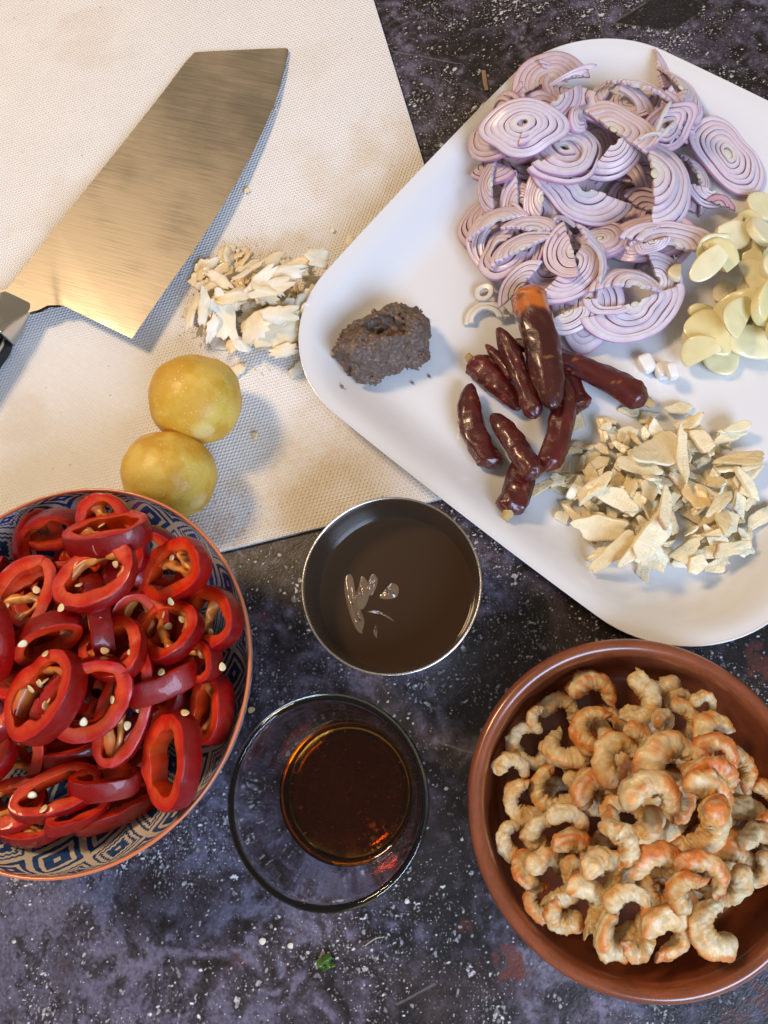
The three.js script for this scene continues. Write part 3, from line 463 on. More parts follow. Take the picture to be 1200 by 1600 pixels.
{
  const r = rngOf(909), K = 1 / 2870;
  // heap underneath
  for (let k = 0; k < 62; k++) {
    const t = r() * 6.283, q = Math.sqrt(r()), px = 925 + Math.cos(t) * q * 165 + (r() - .5) * 30, py = 295 + Math.sin(t) * q * 185; if (py > 440 && px < 850) continue;
    const kind = r() < .6 ? 'half' : r() < .5 ? 'ring' : 'oval', a = rr(r, .016, .023);
    shallot(kind, { px, py, rot: r() * 360, tilt: rr(r, 0, 32), dir: r() * 360 }, { a, b: a * rr(r, .6, .85), arc: kind === 'half' ? rr(r, 2.6, 3.3) : kind === 'ring' ? rr(r, 3.2, 5.2) : 6.2832, bands: kind === 'ring' ? 3 + Math.floor(r() * 2) : 5 + Math.floor(r() * 3), hole: kind === 'ring' ? .5 : .12, core: kind !== 'ring', loose: r() < .4 ? .0012 : .0004, cup: rr(r, -.1, .42), dark: r() * .4 });
  }
  // on top, after the photograph: [kind, px, py, a px, b px, rot, arc, tilt, dir, extras]; rot turns the dome of a half slice anticlockwise from "up"
  const top = [
    ['half', 760, 290, 48, 26, 80, 3.1, 14, 180, { dark: .3 }], ['half', 763, 228, 56, 48, 150, 3.1, 18, 200, { dark: .25 }], ['half', 853, 112, 64, 62, 12, 3.2, 20, 270, { dark: .25 }], ['strip', 872, 132, 58, 14, 24, 2.6, 50, 270, { bands: 2, hole: .55, core: false }],
    ['oval', 817, 190, 66, 42, -4, 6.2832, 6, 300, { bands: 6 }], ['half', 801, 270, 52, 34, 84, 3.1, 22, 180, { dark: .15 }], ['half', 838, 276, 54, 34, 78, 3.0, 20, 180, { dark: .2 }],
    ['half', 1033, 110, 40, 24, -86, 2.9, 40, 0, { dark: .2 }], ['half', 1000, 146, 50, 46, -36, 3.0, 14, 20, {}], ['half', 1080, 140, 62, 58, -80, 3.1, 14, 0, { dark: .1 }], ['half', 1100, 275, 50, 34, -70, 3.0, 20, 0, { dark: .2 }],
    ['half', 1107, 308, 36, 26, 160, 3.0, 20, 270, {}], ['oval', 1137, 240, 68, 42, -52, 6.2832, 12, 320, { bands: 7, hole: .15 }], ['half', 965, 270, 50, 44, -130, 2.6, 10, 300, {}], ['half', 972, 192, 72, 48, -52, 3.1, 12, 30, {}],
    ['half', 1046, 272, 76, 62, -88, 3.15, 8, 0, { bands: 7, loose: .0009 }], ['half', 905, 315, 78, 54, 160, 3.2, 10, 250, { bands: 6 }], ['ring', 898, 252, 62, 50, -150, 4.9, 10, 60, { bands: 4, hole: .42, core: false, loose: .0012 }], ['half', 900, 180, 26, 20, 70, 4.2, 20, 0, { bands: 3, hole: .4, core: false }],
    ['ring', 765, 395, 58, 56, 120, 5.4, 10, 200, { bands: 4, hole: .50, core: false, loose: .0018 }], ['ring', 772, 392, 40, 38, 60, 5.0, 10, 180, { bands: 3, hole: .4, core: false, loose: .001 }], ['half', 775, 338, 52, 34, 10, 3.1, 12, 90, {}], ['half', 836, 348, 46, 32, -14, 3.0, 18, 90, {}], ['half', 812, 378, 52, 38, 14, 3.1, 14, 100, { bands: 6 }],
    ['half', 805, 445, 44, 26, 40, 2.8, 10, 180, {}], ['half', 890, 500, 44, 32, 200, 3.0, 6, 0, { pale: .35 }], ['half', 905, 428, 58, 46, -140, 3.6, 10, 320, { bands: 6, hole: .25 }], ['half', 878, 400, 44, 40, 100, 3.1, 16, 200, { dark: .2 }], ['half', 936, 402, 60, 30, -66, 3.0, 26, 330, { bands: 4, hole: .4, core: false }],
    ['half', 1040, 430, 44, 34, -60, 3.0, 14, 330, {}], ['half', 988, 432, 62, 48, 6, 3.1, 12, 90, { bands: 6 }], ['half', 1000, 372, 34, 22, 30, 3.0, 24, 90, {}], ['half', 1048, 372, 66, 40, -6, 3.0, 16, 80, { bands: 6 }], ['half', 1020, 385, 26, 18, 190, 3, 20, 270, {}],
    ['ring', 955, 478, 36, 24, 170, 2.4, 20, 200, { bands: 3, hole: .5, core: false }], ['half', 994, 508, 76, 56, 196, 3.25, 6, 250, { bands: 6, hole: .1, loose: .0008 }], ['ring', 757, 488, 36, 30, 0, 3.3, 4, 90, { bands: 2, hole: .5, core: false, pale: 1 }], ['oval', 757, 456, 16, 15, 0, 6.2832, 8, 90, { bands: 1, hole: .45, core: false, pale: .9 }],
    ['strip', 880, 345, 46, 34, 55, 1.7, 30, 30, { bands: 1, hole: .84, core: false }], ['strip', 1033, 188, 40, 8, 64, 3.0, 10, 0, { bands: 1, hole: .2, core: false, pale: .8 }], ['strip', 1045, 203, 44, 8, 50, 3.0, 16, 20, { bands: 1, hole: .2, core: false, pale: .8 }], ['strip', 1003, 232, 26, 16, 34, 1.8, 16, 20, { bands: 2, hole: .7, core: false, pale: .5 }], ['strip', 750, 178, 26, 8, 84, 3, 40, 180, { bands: 1, hole: .2, core: false, pale: .7 }], ['strip', 772, 160, 24, 16, 30, 2.8, 40, 270, { bands: 2, hole: .4, core: false }],
  ];
  for (const [kind, px, py, a, b, rot, arc, tilt, dir, ex] of top) shallot(ex.pale === 1 || ex.pale === .9 ? 'pale' : kind, { px, py, rot, tilt, dir, conform: .55, soft: .82 }, { a: a * K, b: b * K, arc, cup: rr(r, -.05, .38), ...ex });
  shallot('dark', { px: 1122, py: 325, rot: -30, tilt: 20, dir: 200 }, { a: 22 * K, b: 18 * K, arc: 3, dark: 1, bands: 3 }); shallot('dark', { px: 884, py: 535, rot: -40, tilt: 14, dir: 20 }, { a: 26 * K, b: 20 * K, arc: 2.8, dark: .9, bands: 4 });
}

// ================================================================ GARLIC SLICES
const garlicMat = std({ vertexColors: true, roughness: .5, clearcoat: .8, clearcoatRoughness: .12, transmission: .15 });
function garlicGeo(L, W, T, seed) {
  const r = rngOf(seed), s = r() * 40, cut = r() < .5 ? .35 + .4 * r() : 2, cut2 = r() < .5 ? .25 + .4 * r() : 2, lean = (r() - .5) * 1.2, bend = (r() - .5) * 16;
  const c0 = mix3([.84, .73, .33], [.89, .84, .58], r());
  const sec = [[.001, .5], [.3, .5], [.62, .5], [.86, .49], [.97, .42], [1, .28], [1, -.28], [.96, -.42], [.85, -.49], [.4, -.5], [.001, -.5]], tilted = (r() - .5) * .25;
  const g = gridGeo(40, sec.length - 1, (u, v, i, j) => {
    const th = u * 6.2832, [k, y] = sec[j]; const x = Math.cos(th), z = Math.sin(th), taper = 1 - .34 * x - .16 * x * x, lay = k * (1 + .09 * vnoise(x * 1.3, z * 1.3, s)) * (y < 0 ? .93 : 1);
    let X = L * x * lay, Zz = W * z * taper * lay; if (X > cut * L) X = cut * L + (X - cut * L) * .06; if (Zz > cut2 * W) Zz = cut2 * W + (Zz - cut2 * W) * .06;
    const Y = y * T * (1 + tilted * x * k) + bend * (X * X - L * L * .3) + .00045 * vnoise(X * 170, Zz * 170, s) * (y > 0 ? 1 : .4), X2 = X + y * T * lean;
    const m = 1 + .08 * vnoise(X * 300, Y * 300, Zz * 300 + s), core = k < .35 && y > 0 ? .3 * (1 - k / .35) : 0, c = mix3(c0, [.72, .66, .28], core); return [X2, Y, Zz, c[0] * m, c[1] * m, c[2] * m];
  }, { wrapU: true, capV: true });
  g.userData.cut = cut < 1 || cut2 < 1; return g;
}
{
  const r = rngOf(31), K = 1 / 2950; let sd = 900;
  const put = (o, L, W, T) => { const m = new THREE.Mesh(garlicGeo(L, W, T, sd++), garlicMat); platePile.drop(m, { conform: .8, soft: .85, reach: .007, ...o }); add(m, 'garlic_slice', `${L > .0115 ? 'large' : L < .009 ? 'small' : 'mid-sized'} ${T > .0043 ? 'thick' : 'thin'} ${m.geometry.userData.cut ? 'flat-cut' : 'rounded'} yellow garlic slice ${o.soft ? 'under others' : 'on top'}, ${zone(m.position, [.14, -.255], .03, [['shallots', .06, -.31], ['galangal', .1, -.13], ['plate rim', .2, -.26]])}`, 'garlic slice', 'garlic slices on the plate'); };
  for (let k = 0; k < 26; k++) { const t = r() * 6.283, q = Math.sqrt(r()); put({ px: 1185 + Math.cos(t) * q * 80, py: 445 + Math.sin(t) * q * 95, rot: r() * 360, tilt: rr(r, 0, 30), dir: r() * 360, soft: .84 }, rr(r, .008, .0105), rr(r, .006, .0075), rr(r, .0022, .0036)); }
  for (const [px, py, l, w, rot, tilt] of [[1112, 388, 26, 18, 30, 10], [1140, 368, 30, 22, 170, 15], [1192, 366, 30, 24, 10, 15], [1128, 402, 34, 24, -50, 20], [1190, 322, 30, 24, 50, 20], [1090, 456, 38, 17, 40, 20], [1120, 462, 38, 17, 48, 25], [1178, 440, 44, 24, -80, 15], [1101, 490, 26, 12, -14, 15], [1150, 480, 34, 22, 30, 15], [1130, 556, 30, 24, 60, 6], [1176, 540, 38, 24, -30, 8], [1112, 520, 38, 26, -50, 15], [1092, 560, 30, 25, 20, 4], [1160, 492, 34, 30, 60, 18], [1198, 470, 36, 26, 80, 18], [1215, 420, 36, 26, 60, 18], [1222, 510, 34, 24, 20, 10]]) put({ px, py, rot, tilt, dir: r() * 360 }, l * K * 1.06, w * K * 1.06, rr(r, .0036, .0056));
  // two cubes of white shallot heart
  for (const [px, py, w, l, rot] of [[1010, 568, 11, 15, 20], [1036, 579, 12, 13, 10], [1050, 581, 8, 13, 8]]) { const g = new THREE.SphereGeometry(1, 20, 14), p = g.attributes.position; for (let i = 0; i < p.count; i++) { const f = c => Math.sign(c) * Math.pow(Math.abs(c), .5); p.setXYZ(i, f(p.getX(i)) * w * K, f(p.getY(i)) * .0032, f(p.getZ(i)) * l * K); } jitterGeo(g, .0006, 180, px); g.computeVertexNormals(); const m = new THREE.Mesh(g, std({ color: lin(.84, .83, .80), roughness: .35, clearcoat: .5 })); platePile.drop(m, { px, py, rot }); add(m, 'shallot_heart', 'small white block of shallot heart between chillies and garlic', 'shallot piece', 'white shallot blocks'); }
  { const m = new THREE.Mesh(garlicGeo(.0052, .0048, .003, 77), garlicMat); platePile.drop(m, { px: 1067, py: 404, rot: 80 }); add(m, 'garlic_chip', 'small yellow garlic chip caught at the edge of the shallots', 'garlic chip'); }
}

// ================================================================ CHOPPED GALANGAL
const rootMat = std({ vertexColors: true, roughness: .5, clearcoat: .4, clearcoatRoughness: .22, bumpMap: (() => { const t = dataTex(256, 256, (u, v) => { const n = .5 + .28 * vnoise(u * 40, v * 6, 1) + .2 * vnoise(u * 90, v * 60, 4); return [n, n, n]; }, { repeat: true }); t.repeat.set(60, 60); return t; })(), bumpScale: .0003 });
function chipGeo(L, W, T, seed, skinP = .25) {
  const r = rngOf(seed), n = 3 + Math.floor(r() * 3), sides = [], s = r() * 60; const turn = r() * .5;
  for (let i = 0; i < n; i++) sides.push([(i + .35 * (r() - .5)) / n * 6.2832 + turn, .72 + .35 * r()]);
  const lean = (r() - .5) * 1.3, lean2 = (r() - .5) * 1.0, bend = (r() - .5) * 44, wedge = (r() - .5) * 1.0, base = mix3([.74, .55, .25], [.87, .79, .55], Math.pow(r(), .75)), skin = mix3([.48, .27, .12], [.60, .34, .26], r()), has = r() < skinP, sk = Math.floor(r() * n);
  const sec = [[.001, .5], [.45, .5], [.80, .5], [.95, .47], [1, .36], [1, -.36], [.95, -.47], [.6, -.5], [.001, -.5]];
  const g = gridGeo(30, sec.length - 1, (u, v, i, j) => {
    const th = u * 6.2832, [k, y] = sec[j]; let q = 2.2, hit = 0; sides.forEach(([a, d], m) => { const c = Math.cos(th - a); if (c > .05 && d / c < q) { q = d / c; hit = m; } }); q = Math.min(q, 1.45) * (1 + .10 * vnoise(Math.cos(th) * 4 + s, Math.sin(th) * 4, 3));
    let X = L * q * k * Math.cos(th), Z = W * q * k * Math.sin(th); const Y = y * T * (1 + wedge * Math.cos(th) * k) + bend * X * X + .0005 * fbm(X * 420, Z * 420, s + y, 3); X += y * T * lean; Z += y * T * lean2;
    const fib = vnoise(X * 260, Z * 1500, s), n2 = fbm(X * 300, Z * 300, s + 4, 2), m = 1 + .10 * fib + .16 * n2, c = has && hit === sk && k > .9 ? mix3(base, skin, .85) : base; return [X, Y, Z, c[0] * m, c[1] * m, c[2] * m, X, Z];
  }, { wrapU: true, capV: true });
  g.userData.skin = has; g.userData.tone = base[2] > .47 ? 'cream' : 'yellowish'; return g;
}
{
  const r = rngOf(606), K = 1 / 3150; let sd = 3000;
  const put = (o, L, W, T, skin, label) => { const m = new THREE.Mesh(chipGeo(L, W, T, sd++, skin), rootMat); platePile.drop(m, { conform: .9, soft: .86, reach: .005, ...o }); const where = zone(m.position, [.0895, -.118], .042, [['dried chillies', .03, -.15], ['garlic', .13, -.23], ['terracotta dish', .07, -.03], ['steel cup', -.04, -.067], ['shallots', .06, -.24]]), el = L / W;
    add(m, L > .0085 ? 'galangal_slice' : 'galangal_chip', label ?? `${L > .0085 ? 'large' : L > .0052 ? 'mid-sized' : 'tiny'} ${m.geometry.userData.skin ? 'brown-skinned' : m.geometry.userData.tone} galangal ${el > 2.3 ? 'stick' : el > 1.6 ? 'sliver' : 'chunk'} ${o.conform ? 'on top of' : 'in'} its heap, ${where}`, 'galangal', 'chopped galangal on the plate'); };
  for (let k = 0; k < 225; k++) {
    const t = r() * 6.283, q = Math.pow(r(), .62), px = 1034 + Math.cos(t) * q * 160, py = 772 + Math.sin(t) * q * 124 + (Math.cos(t) * q) * 14; const a = rr(r, .0028, .0068);
    put({ px, py, rot: r() * 360, tilt: rr(r, 0, 35), dir: r() * 360 }, a, a * rr(r, .35, .75), rr(r, .0008, .0019), .28);
  }
  for (const [px, py, l, w, rot, tilt, sk] of [[868, 748, 12, 14, 80, 4, .2], [842, 768, 22, 10, 30, 4, .3], [880, 808, 10, 9, 0, 4, 0], [904, 812, 26, 9, -50, 6, 0], [962, 860, 34, 13, 40, 4, 0], [938, 824, 36, 20, -6, 4, 1], [1003, 850, 34, 15, 48, 6, .2], [1020, 838, 40, 18, 60, 6, 0], [1070, 862, 24, 12, 28, 6, .2], [1120, 882, 16, 11, 20, 4, 1], [1140, 858, 28, 10, 14, 4, 1], [1080, 890, 16, 14, 40, 4, 0], [960, 778, 34, 13, -30, 12, 0], [925, 765, 28, 11, 28, 10, .2], [1000, 730, 36, 20, -28, 14, 0], [1030, 706, 38, 30, 20, 16, 0], [1066, 712, 52, 10, 86, 16, .2], [1062, 640, 22, 12, 4, 14, 1], [1160, 716, 36, 11, 14, 5, .2], [1140, 682, 24, 8, 16, 5, 0], [1168, 756, 28, 7, -64, 5, .4], [1125, 785, 34, 10, 48, 8, 0], [1090, 775, 30, 14, -60, 10, .3], [1040, 800, 32, 9, 78, 10, .2], [1150, 672, 22, 8, 12, 6, 0], [1098, 690, 20, 14, -60, 8, 1], [1190, 810, 26, 12, 36, 4, .2], [985, 640, 14, 10, 0, 6, .2], [905, 660, 14, 9, 60, 6, .2]]) put({ px, py, rot, tilt, dir: r() * 360, conform: .5 }, l * K, w * K, rr(r, .0012, .0021), sk);
  { const m = new THREE.Mesh(garlicGeo(.0068, .0026, .002, 778), garlicMat); platePile.drop(m, { px: 1152, py: 668, rot: 195 }); add(m, 'garlic_sliver', 'thin yellow garlic sliver lying on the galangal', 'garlic sliver'); }
}

// ================================================================ DRIED CHILLIES
const dryMat = std({ vertexColors: true, roughness: .34, clearcoat: .45, clearcoatRoughness: .12, bumpMap: gritTex, bumpScale: .00015 });
const stemMat = std({ color: lin(.46, .33, .14), roughness: .8 });
function dryGeo(L, w, bow, seed, orange) {
  const r = rngOf(seed), s = r() * 30, nT = 56, nP = 28, flat = .72 + .15 * r(), tipPow = .6 + .25 * r(), ca = mix3([.050, .005, .004], [.095, .007, .005], r());
  return gridGeo(nP, nT, (u, v) => {
    const th = u * 6.2832, t = v, x = (t - .5) * L, z0 = bow * (1 - 4 * (t - .5) * (t - .5));
    // thick near t = .25 (the stem end), narrowing to the tip
    const prof = Math.pow(clamp(t / .09), .5) * (t > .5 ? Math.pow(Math.max(0, 1 - Math.pow((t - .5) / .52, 2.2 + 2 * tipPow)), .6) : 1) * mixN(1.0, .74, Math.pow(t, 1.6)) * (1 + .08 * Math.sin(t * 5 + s)), rad = w * clamp(prof, .03, 1.2);
    const wr = 1 + .12 * vnoise(Math.cos(th) * 3.2 + s, Math.sin(th) * 3.2, t * 2.5) + .10 * vnoise(Math.cos(th) * 1.6 + s, Math.sin(th) * 1.6, t * 6) + .10 * vnoise(Math.cos(th) * 3.4, Math.sin(th) * 3.4 + s, t * 15) - .05 * Math.pow(Math.abs(vnoise(Math.cos(th) * 4, Math.sin(th) * 4, t * 4 + s)), .5) + (t < .12 ? .12 * vnoise(th * 2, t * 40, s) : 0);
    let c = ca.map(q => q * (1 + .35 * vnoise(Math.cos(th) * 2, t * 9, Math.sin(th) * 2 + s))); const fl = vnoise(Math.cos(th) * 5, t * 30, Math.sin(th) * 5 + s); if (fl > .72) c = mix3(c, [.42, .16, .05], .45);
    if (orange) { const e = sst(.29, .23, t + .05 * vnoise(th * 1.5, t * 10, s)) * sst(-.2, .35, Math.sin(th)); c = mix3(c, mix3([.50, .13, .012], [.20, .06, .015], sst(.25, .6, vnoise(t * 40, th * 2, 3))), e); }
    return [x, Math.sin(th) * rad * flat * wr, Math.cos(th) * rad * wr + z0, c[0], c[1], c[2]];
  }, { wrapU: true, capV: true });
}
{
  const K = 1 / 3000; let sd = 4100;
  // [stem px, py, tip px, py, half width px, bow px, tilt, stem?, orange?, label]
  const list = [
    [912, 640, 868, 560, 20, 0, 0, 0, 0, 'short dried red chilli half hidden under the dried chilli pile'],
    [1012, 626, 800, 536, 21, 6, 3, 1, 0, 'long dark red dried chilli pointing its stem at the galangal'],
    [735, 560, 812, 640, 22, -4, 6, 1, 0, 'dark red dried chilli lying under a narrow one, stem at plate edge'],
    [803, 600, 760, 538, 11, 2, 4, 0, 0, 'small dried chilli tip poking out of the dried chilli pile'],
    [775, 730, 733, 600, 23, -16, 3, 0, 0, 'curved dried red chilli lying on plate at edge of its pile'],
    [793, 806, 824, 690, 24, 4, 3, 1, 0, 'stubby dried red chilli nearest the plate rim'],
    [836, 752, 770, 640, 20, 2, 8, 0, 0, 'dried red chilli with wrinkled shiny end over the stubby one'],
    [850, 738, 884, 580, 21, 10, 6, 0, 0, 'slim curved dried red chilli beside the galangal heap'],
    [836, 652, 778, 514, 18, 4, 10, 0, 0, 'narrow dried red chilli with pointed red tip on its pile'],
    [822, 446, 862, 634, 30, -4, 10, 0, 1, 'large dried chilli with orange blotch at its end atop the pile'],
  ];
  for (const [sx, sy, tx, ty, w, bow, tilt, stem, orange, label] of list) {
    const L = at(sx, sy, .02).distanceTo(at(tx, ty, .02)), g = dryGeo(L, w * K, bow * K, sd++, orange), d = at(tx, ty, .02).sub(at(sx, sy, .02)), rot = Math.atan2(-d.z, d.x) * 180 / Math.PI;
    const m = new THREE.Mesh(g, dryMat); platePile.drop(m, { px: (sx + tx) / 2, py: (sy + ty) / 2, rot, conform: .85, reach: L * .3, soft: .88 });
    if (stem) { const s = gridGeo(10, 8, (u, v) => { const th = u * 6.2832, q = mixN(.0032, .0017, v) * (1 + .25 * vnoise(th, v * 5, sd)); return [-L * .5 + .002 - v * .0055, Math.sin(th) * q * .8, Math.cos(th) * q]; }, { wrapU: true, capV: true }); part(m, 'stem', s, stemMat); }
    add(m, 'dried_chilli', label, 'dried chilli', 'dried chillies on the plate');
  }
}

// ================================================================ SHRIMP PASTE LUMP
{
  const K = 1 / 2870, planes = [[[.10, .50, .86], 34], [[-.1, 1, -.25], 34], [[0, -1, 0], 24], [[.95, .1, .25], 70], [[-.9, .12, .35], 68], [[-.15, .25, -1], 46], [[.75, .5, -.5], 66], [[-.75, .35, -.55], 58]].map(([n, k]) => [new THREE.Vector3(...n).normalize(), k]);
  const N = 84, half = 92, mc = new MarchingCubes(N, std({}), false, false, 200000); mc.isolation = 0;
  for (let a = 0; a < N; a++) for (let b = 0; b < N; b++) for (let c = 0; c < N; c++) {
    const x = (c / N * 2 - 1) * half, y = (b / N * 2 - 1) * half, z = (a / N * 2 - 1) * half; let s = 0; for (const [n, k] of planes) s += Math.exp((n.x * x + n.y * y + n.z * z - k) / 4.5); let d = Math.log(s) * 4.5;
    const front = sst(-14, -2, planes[0][0].x * x + planes[0][0].y * y + planes[0][0].z * z - 34), rough = mixN(1, .38, front);
    d += rough * (15 * fbm(x / 30 + 3, y / 30, z / 30, 2) + 9 * fbm(x / 11, y / 11 + 7, z / 11, 3)) + 2.2 * vnoise(x / 3.6, y / 3.6, z / 3.6);
    const cr = Math.hypot((x - 6 + .35 * z) / 1.0, 0) , dep = y - 12 - .25 * Math.abs(x - 6); // a torn hollow across the top
    const hollow = Math.hypot((x - 4 - .9 * (z + 12)) / 1.25, (y - 34) / 1.5, (z + 8) / 1.15) - 21 + 8 * fbm(x / 9, y / 9, z / 9 + 5, 2); d = Math.max(d, -hollow);
    mc.field[c + N * b + N * N * a] = -d;
  }
  mc.update(); const cnt = mc.count, P = mc.positionArray.slice(0, cnt * 3), pg = new THREE.BufferGeometry(); pg.setAttribute('position', new THREE.BufferAttribute(P.map(q => q * half * K), 3));
  const g = mergeVertices(pg, 1e-6); const col = [], gp = g.attributes.position;
  for (let i = 0; i < gp.count; i++) { const x = gp.getX(i) / K, y = gp.getY(i) / K, z = gp.getZ(i) / K, f = vnoise(x / 2.2, y / 2.2, z / 2.2), k = 1 + .3 * fbm(x / 7, y / 7, z / 7, 3) + .3 * f, c = f > .8 ? [.22, .14, .09] : [.118, .074, .050]; col.push(c[0] * k, c[1] * k, c[2] * k); }
  g.setAttribute('color', new THREE.Float32BufferAttribute(col, 3)); g.computeVertexNormals(); orient(g);
  const m = new THREE.Mesh(g, std({ vertexColors: true, roughness: .6, clearcoat: .12, clearcoatRoughness: .4 })); platePile.drop(m, { px: 596, py: 534, rot: 12, soft: 1 });
  add(m, 'shrimp_paste', 'crumbly dark brown lump of shrimp paste on the white plate', 'shrimp paste');
  const r = rngOf(5); for (const [px, py, s] of [[534, 604, 2.6], [668, 566, 2.2], [640, 574, 1.8]]) { const cg = jitterGeo(new THREE.IcosahedronGeometry(s * K * 1.1, 2), .0008, 500, px); cg.computeVertexNormals(); const c = new THREE.Mesh(cg, std({ color: lin(.2, .12, .07), roughness: .7 })); platePile.drop(c, { px, py }); add(c, 'paste_crumb', 'tiny brown crumb beside the shrimp paste lump', 'crumb', 'paste crumbs'); }
}

// ================================================================ DRIED SHRIMPS
const shrimpMat = std({ vertexColors: true, roughness: .48, clearcoat: .4, clearcoatRoughness: .3, bumpMap: gritTex, bumpScale: .0003, transmission: .06 });
function shrimpGeo(R, tube, arc, seed, warm) {
  const r = rngOf(seed), s = r() * 80, segs = 6 + Math.floor(r() * 2), flat = .66 + .2 * r(), twist = (r() - .5) * .006, spiral = .12 + .2 * r();
  const pale = [.84, .66, .36], mid = [.80, .45, .13], red = [.70, .20, .025];
  return gridGeo(22, 80, (u, v) => {
    const th = u * 6.2832, a = arc * (v - .5), rad = R * (1 - spiral * v) * (1 + .06 * vnoise(v * 4, s, 1));
    const prof = Math.pow(clamp(v / .12 + .06), .5) * mixN(1, .46, Math.pow(v, 2.2)) * (v > .88 ? mixN(1, .75, (v - .88) / .12) : 1), seg = .5 + .5 * Math.cos((v * segs % 1) * 6.2832), tail = v > .9 ? 1 + (v - .9) * 4 : 1;
    const o = Math.cos(th), q = Math.sin(th); // o outwards (back), q up
    let rt = tube * prof * (1 + .10 * (seg - .5) * (o > -.3 ? 1 : .3)) * (1 + .22 * vnoise(o * 1.8 + s, q * 1.8, v * 7) + .13 * vnoise(o * 4 + s, q * 4, v * 20) + .08 * vnoise(o * 9, q * 9 + s, v * 60)); if (o < -.2) rt *= 1 - .34 * Math.pow(-o, 2) * (1 + .5 * vnoise(v * 24, s, 2));
    const X = (rad + o * rt) * Math.cos(a), Z = (rad + o * rt) * Math.sin(a), Y = q * rt * flat * (v > .9 ? .6 : 1) + twist * (v - .5) * 2;
    const n = vnoise(o * 1.6 + s, q * 1.6, v * 7), n2 = vnoise(o * 5, q * 5 + s, v * 30); let c = mix3(mix3(pale, mid, sst(-.5, .5, n + warm - .4)), red, sst(.15, .75, n * .6 + warm - .35 + (o > .2 ? .15 : -.15) + (v > .85 ? .25 : 0))); const m = 1 + .22 * n2; c = mix3(c, [.82, .72, .50], sst(.3, .8, vnoise(o * 3, q * 3, v * 16 + s + 20)) * .6);
    return [X - R * .35, Y, Z * tail, c[0] * m, c[1] * m, c[2] * m, v * 3, u];
  }, { wrapU: true, capV: true });
}
function dishY(x, z) { const r = Math.hypot(x - dishC[0], z - dishC[1]); return r < .05 ? .0068 : r < .0626 ? .0068 + .0265 * Math.pow((r - .05) / .0126, 1.7) : r < .0696 ? .037 : 0; }
{
  const pile = new Pile(dishC[0] - .075, dishC[1] - .075, .15, .15, dishY), r = rngOf(818), K = 1 / 3500; let sd = 6000;
  const put = (o, R, tube, arc, warm) => { const m = new THREE.Mesh(shrimpGeo(R, tube, arc, sd++, warm), shrimpMat); pile.drop(m, { conform: .7, soft: .84, reach: .006, ...o }); add(m, 'dried_shrimp', `${R + tube > .0135 ? 'large' : R + tube < .0108 ? 'small' : 'mid-sized'} ${warm > .62 ? 'deep orange' : warm < .3 ? 'pale cream' : 'golden'} dried shrimp, ${arc > 4.2 ? 'tightly' : 'loosely'} curled${o.conform ? '' : ', under others'}, ${zone(m.position, dishC, .045, [['plate', .08, -.06], ['glass bowl', -.06, .02], ['steel cup', -.04, -.067], ['bare dish floor', .06, .1], ['bare dish side', .14, .02]])}`, 'dried shrimp', 'dried shrimps in the terracotta dish'); };
  for (let k = 0; k < 44; k++) { const t = r() * 6.283, q = Math.sqrt(r()) * .036; put({ x: dishC[0] + .004 + q * Math.cos(t), z: dishC[1] - .002 + q * Math.sin(t), rot: r() * 360, tilt: rr(r, 0, 35), dir: r() * 360 }, rr(r, .0060, .0080), rr(r, .0042, .0052), rr(r, 3.2, 4.9), r()); }
  // [zoom x, y, half size, warm, rot]
  const L = [[195, 820, 72, .1, 180], [300, 1062, 66, .7, 200], [260, 930, 66, .5, 160], [240, 435, 76, .15, 150], [290, 505, 62, .2, 300], [205, 550, 66, .35, 60], [232, 680, 78, .4, 200], [390, 325, 78, .2, 60], [300, 350, 50, .15, 150], [400, 470, 90, .2, 215], [525, 250, 86, .75, 70], [510, 385, 84, .6, 150], [745, 215, 88, .1, 260], [700, 295, 84, .15, 330], [860, 290, 56, .2, 100], [880, 360, 66, .35, 30], [795, 370, 56, .4, 80], [950, 300, 56, .3, 60], [990, 415, 88, .3, 150], [1080, 545, 82, .75, 60], [1000, 490, 72, .9, 100], [345, 640, 92, .5, 210], [450, 660, 76, .55, 0], [320, 800, 84, .45, 170], [425, 775, 74, .35, 20], [455, 870, 76, .65, 30], [340, 930, 80, .3, 60], [400, 1010, 90, .4, 330], [500, 1085, 96, .4, 10], [400, 1130, 74, .45, 220], [560, 960, 86, .2, 30], [540, 640, 90, .6, 60], [610, 500, 92, .45, 120], [690, 470, 74, .6, 0], [640, 720, 78, .5, 90], [655, 775, 98, .4, 260], [810, 520, 118, .45, 130], [760, 660, 104, .55, 60], [990, 585, 92, .8, 80], [960, 680, 100, .5, 20], [930, 800, 112, .7, 340], [1130, 775, 94, .35, 40], [1060, 915, 84, .55, 80], [1140, 950, 70, .4, 300], [735, 900, 96, .65, 100], [790, 1040, 92, .55, 250], [660, 1065, 74, .15, 80], [940, 950, 80, .7, 50], [1030, 1010, 84, .4, 310], [880, 1020, 74, .5, 150], [590, 1200, 96, .45, 230], [680, 1210, 92, .4, 280], [820, 1190, 104, .6, 20], [985, 1160, 104, .45, 200], [1190, 860, 76, .4, 60], [1195, 690, 70, .85, 0], [620, 850, 70, .35, 20]];
  for (const [zx, zy, s, warm, rot] of L) { const hs = s / 2.5 * K; put({ px: 720 + zx / 2.5, py: 980 + zy / 2.5, rot: rot + rr(r, -12, 12), tilt: rr(r, 0, 18), dir: r() * 360, conform: .45, soft: .9 }, hs * .72, hs * rr(r, .47, .55), rr(r, 3.6, 5.0), warm); }
}

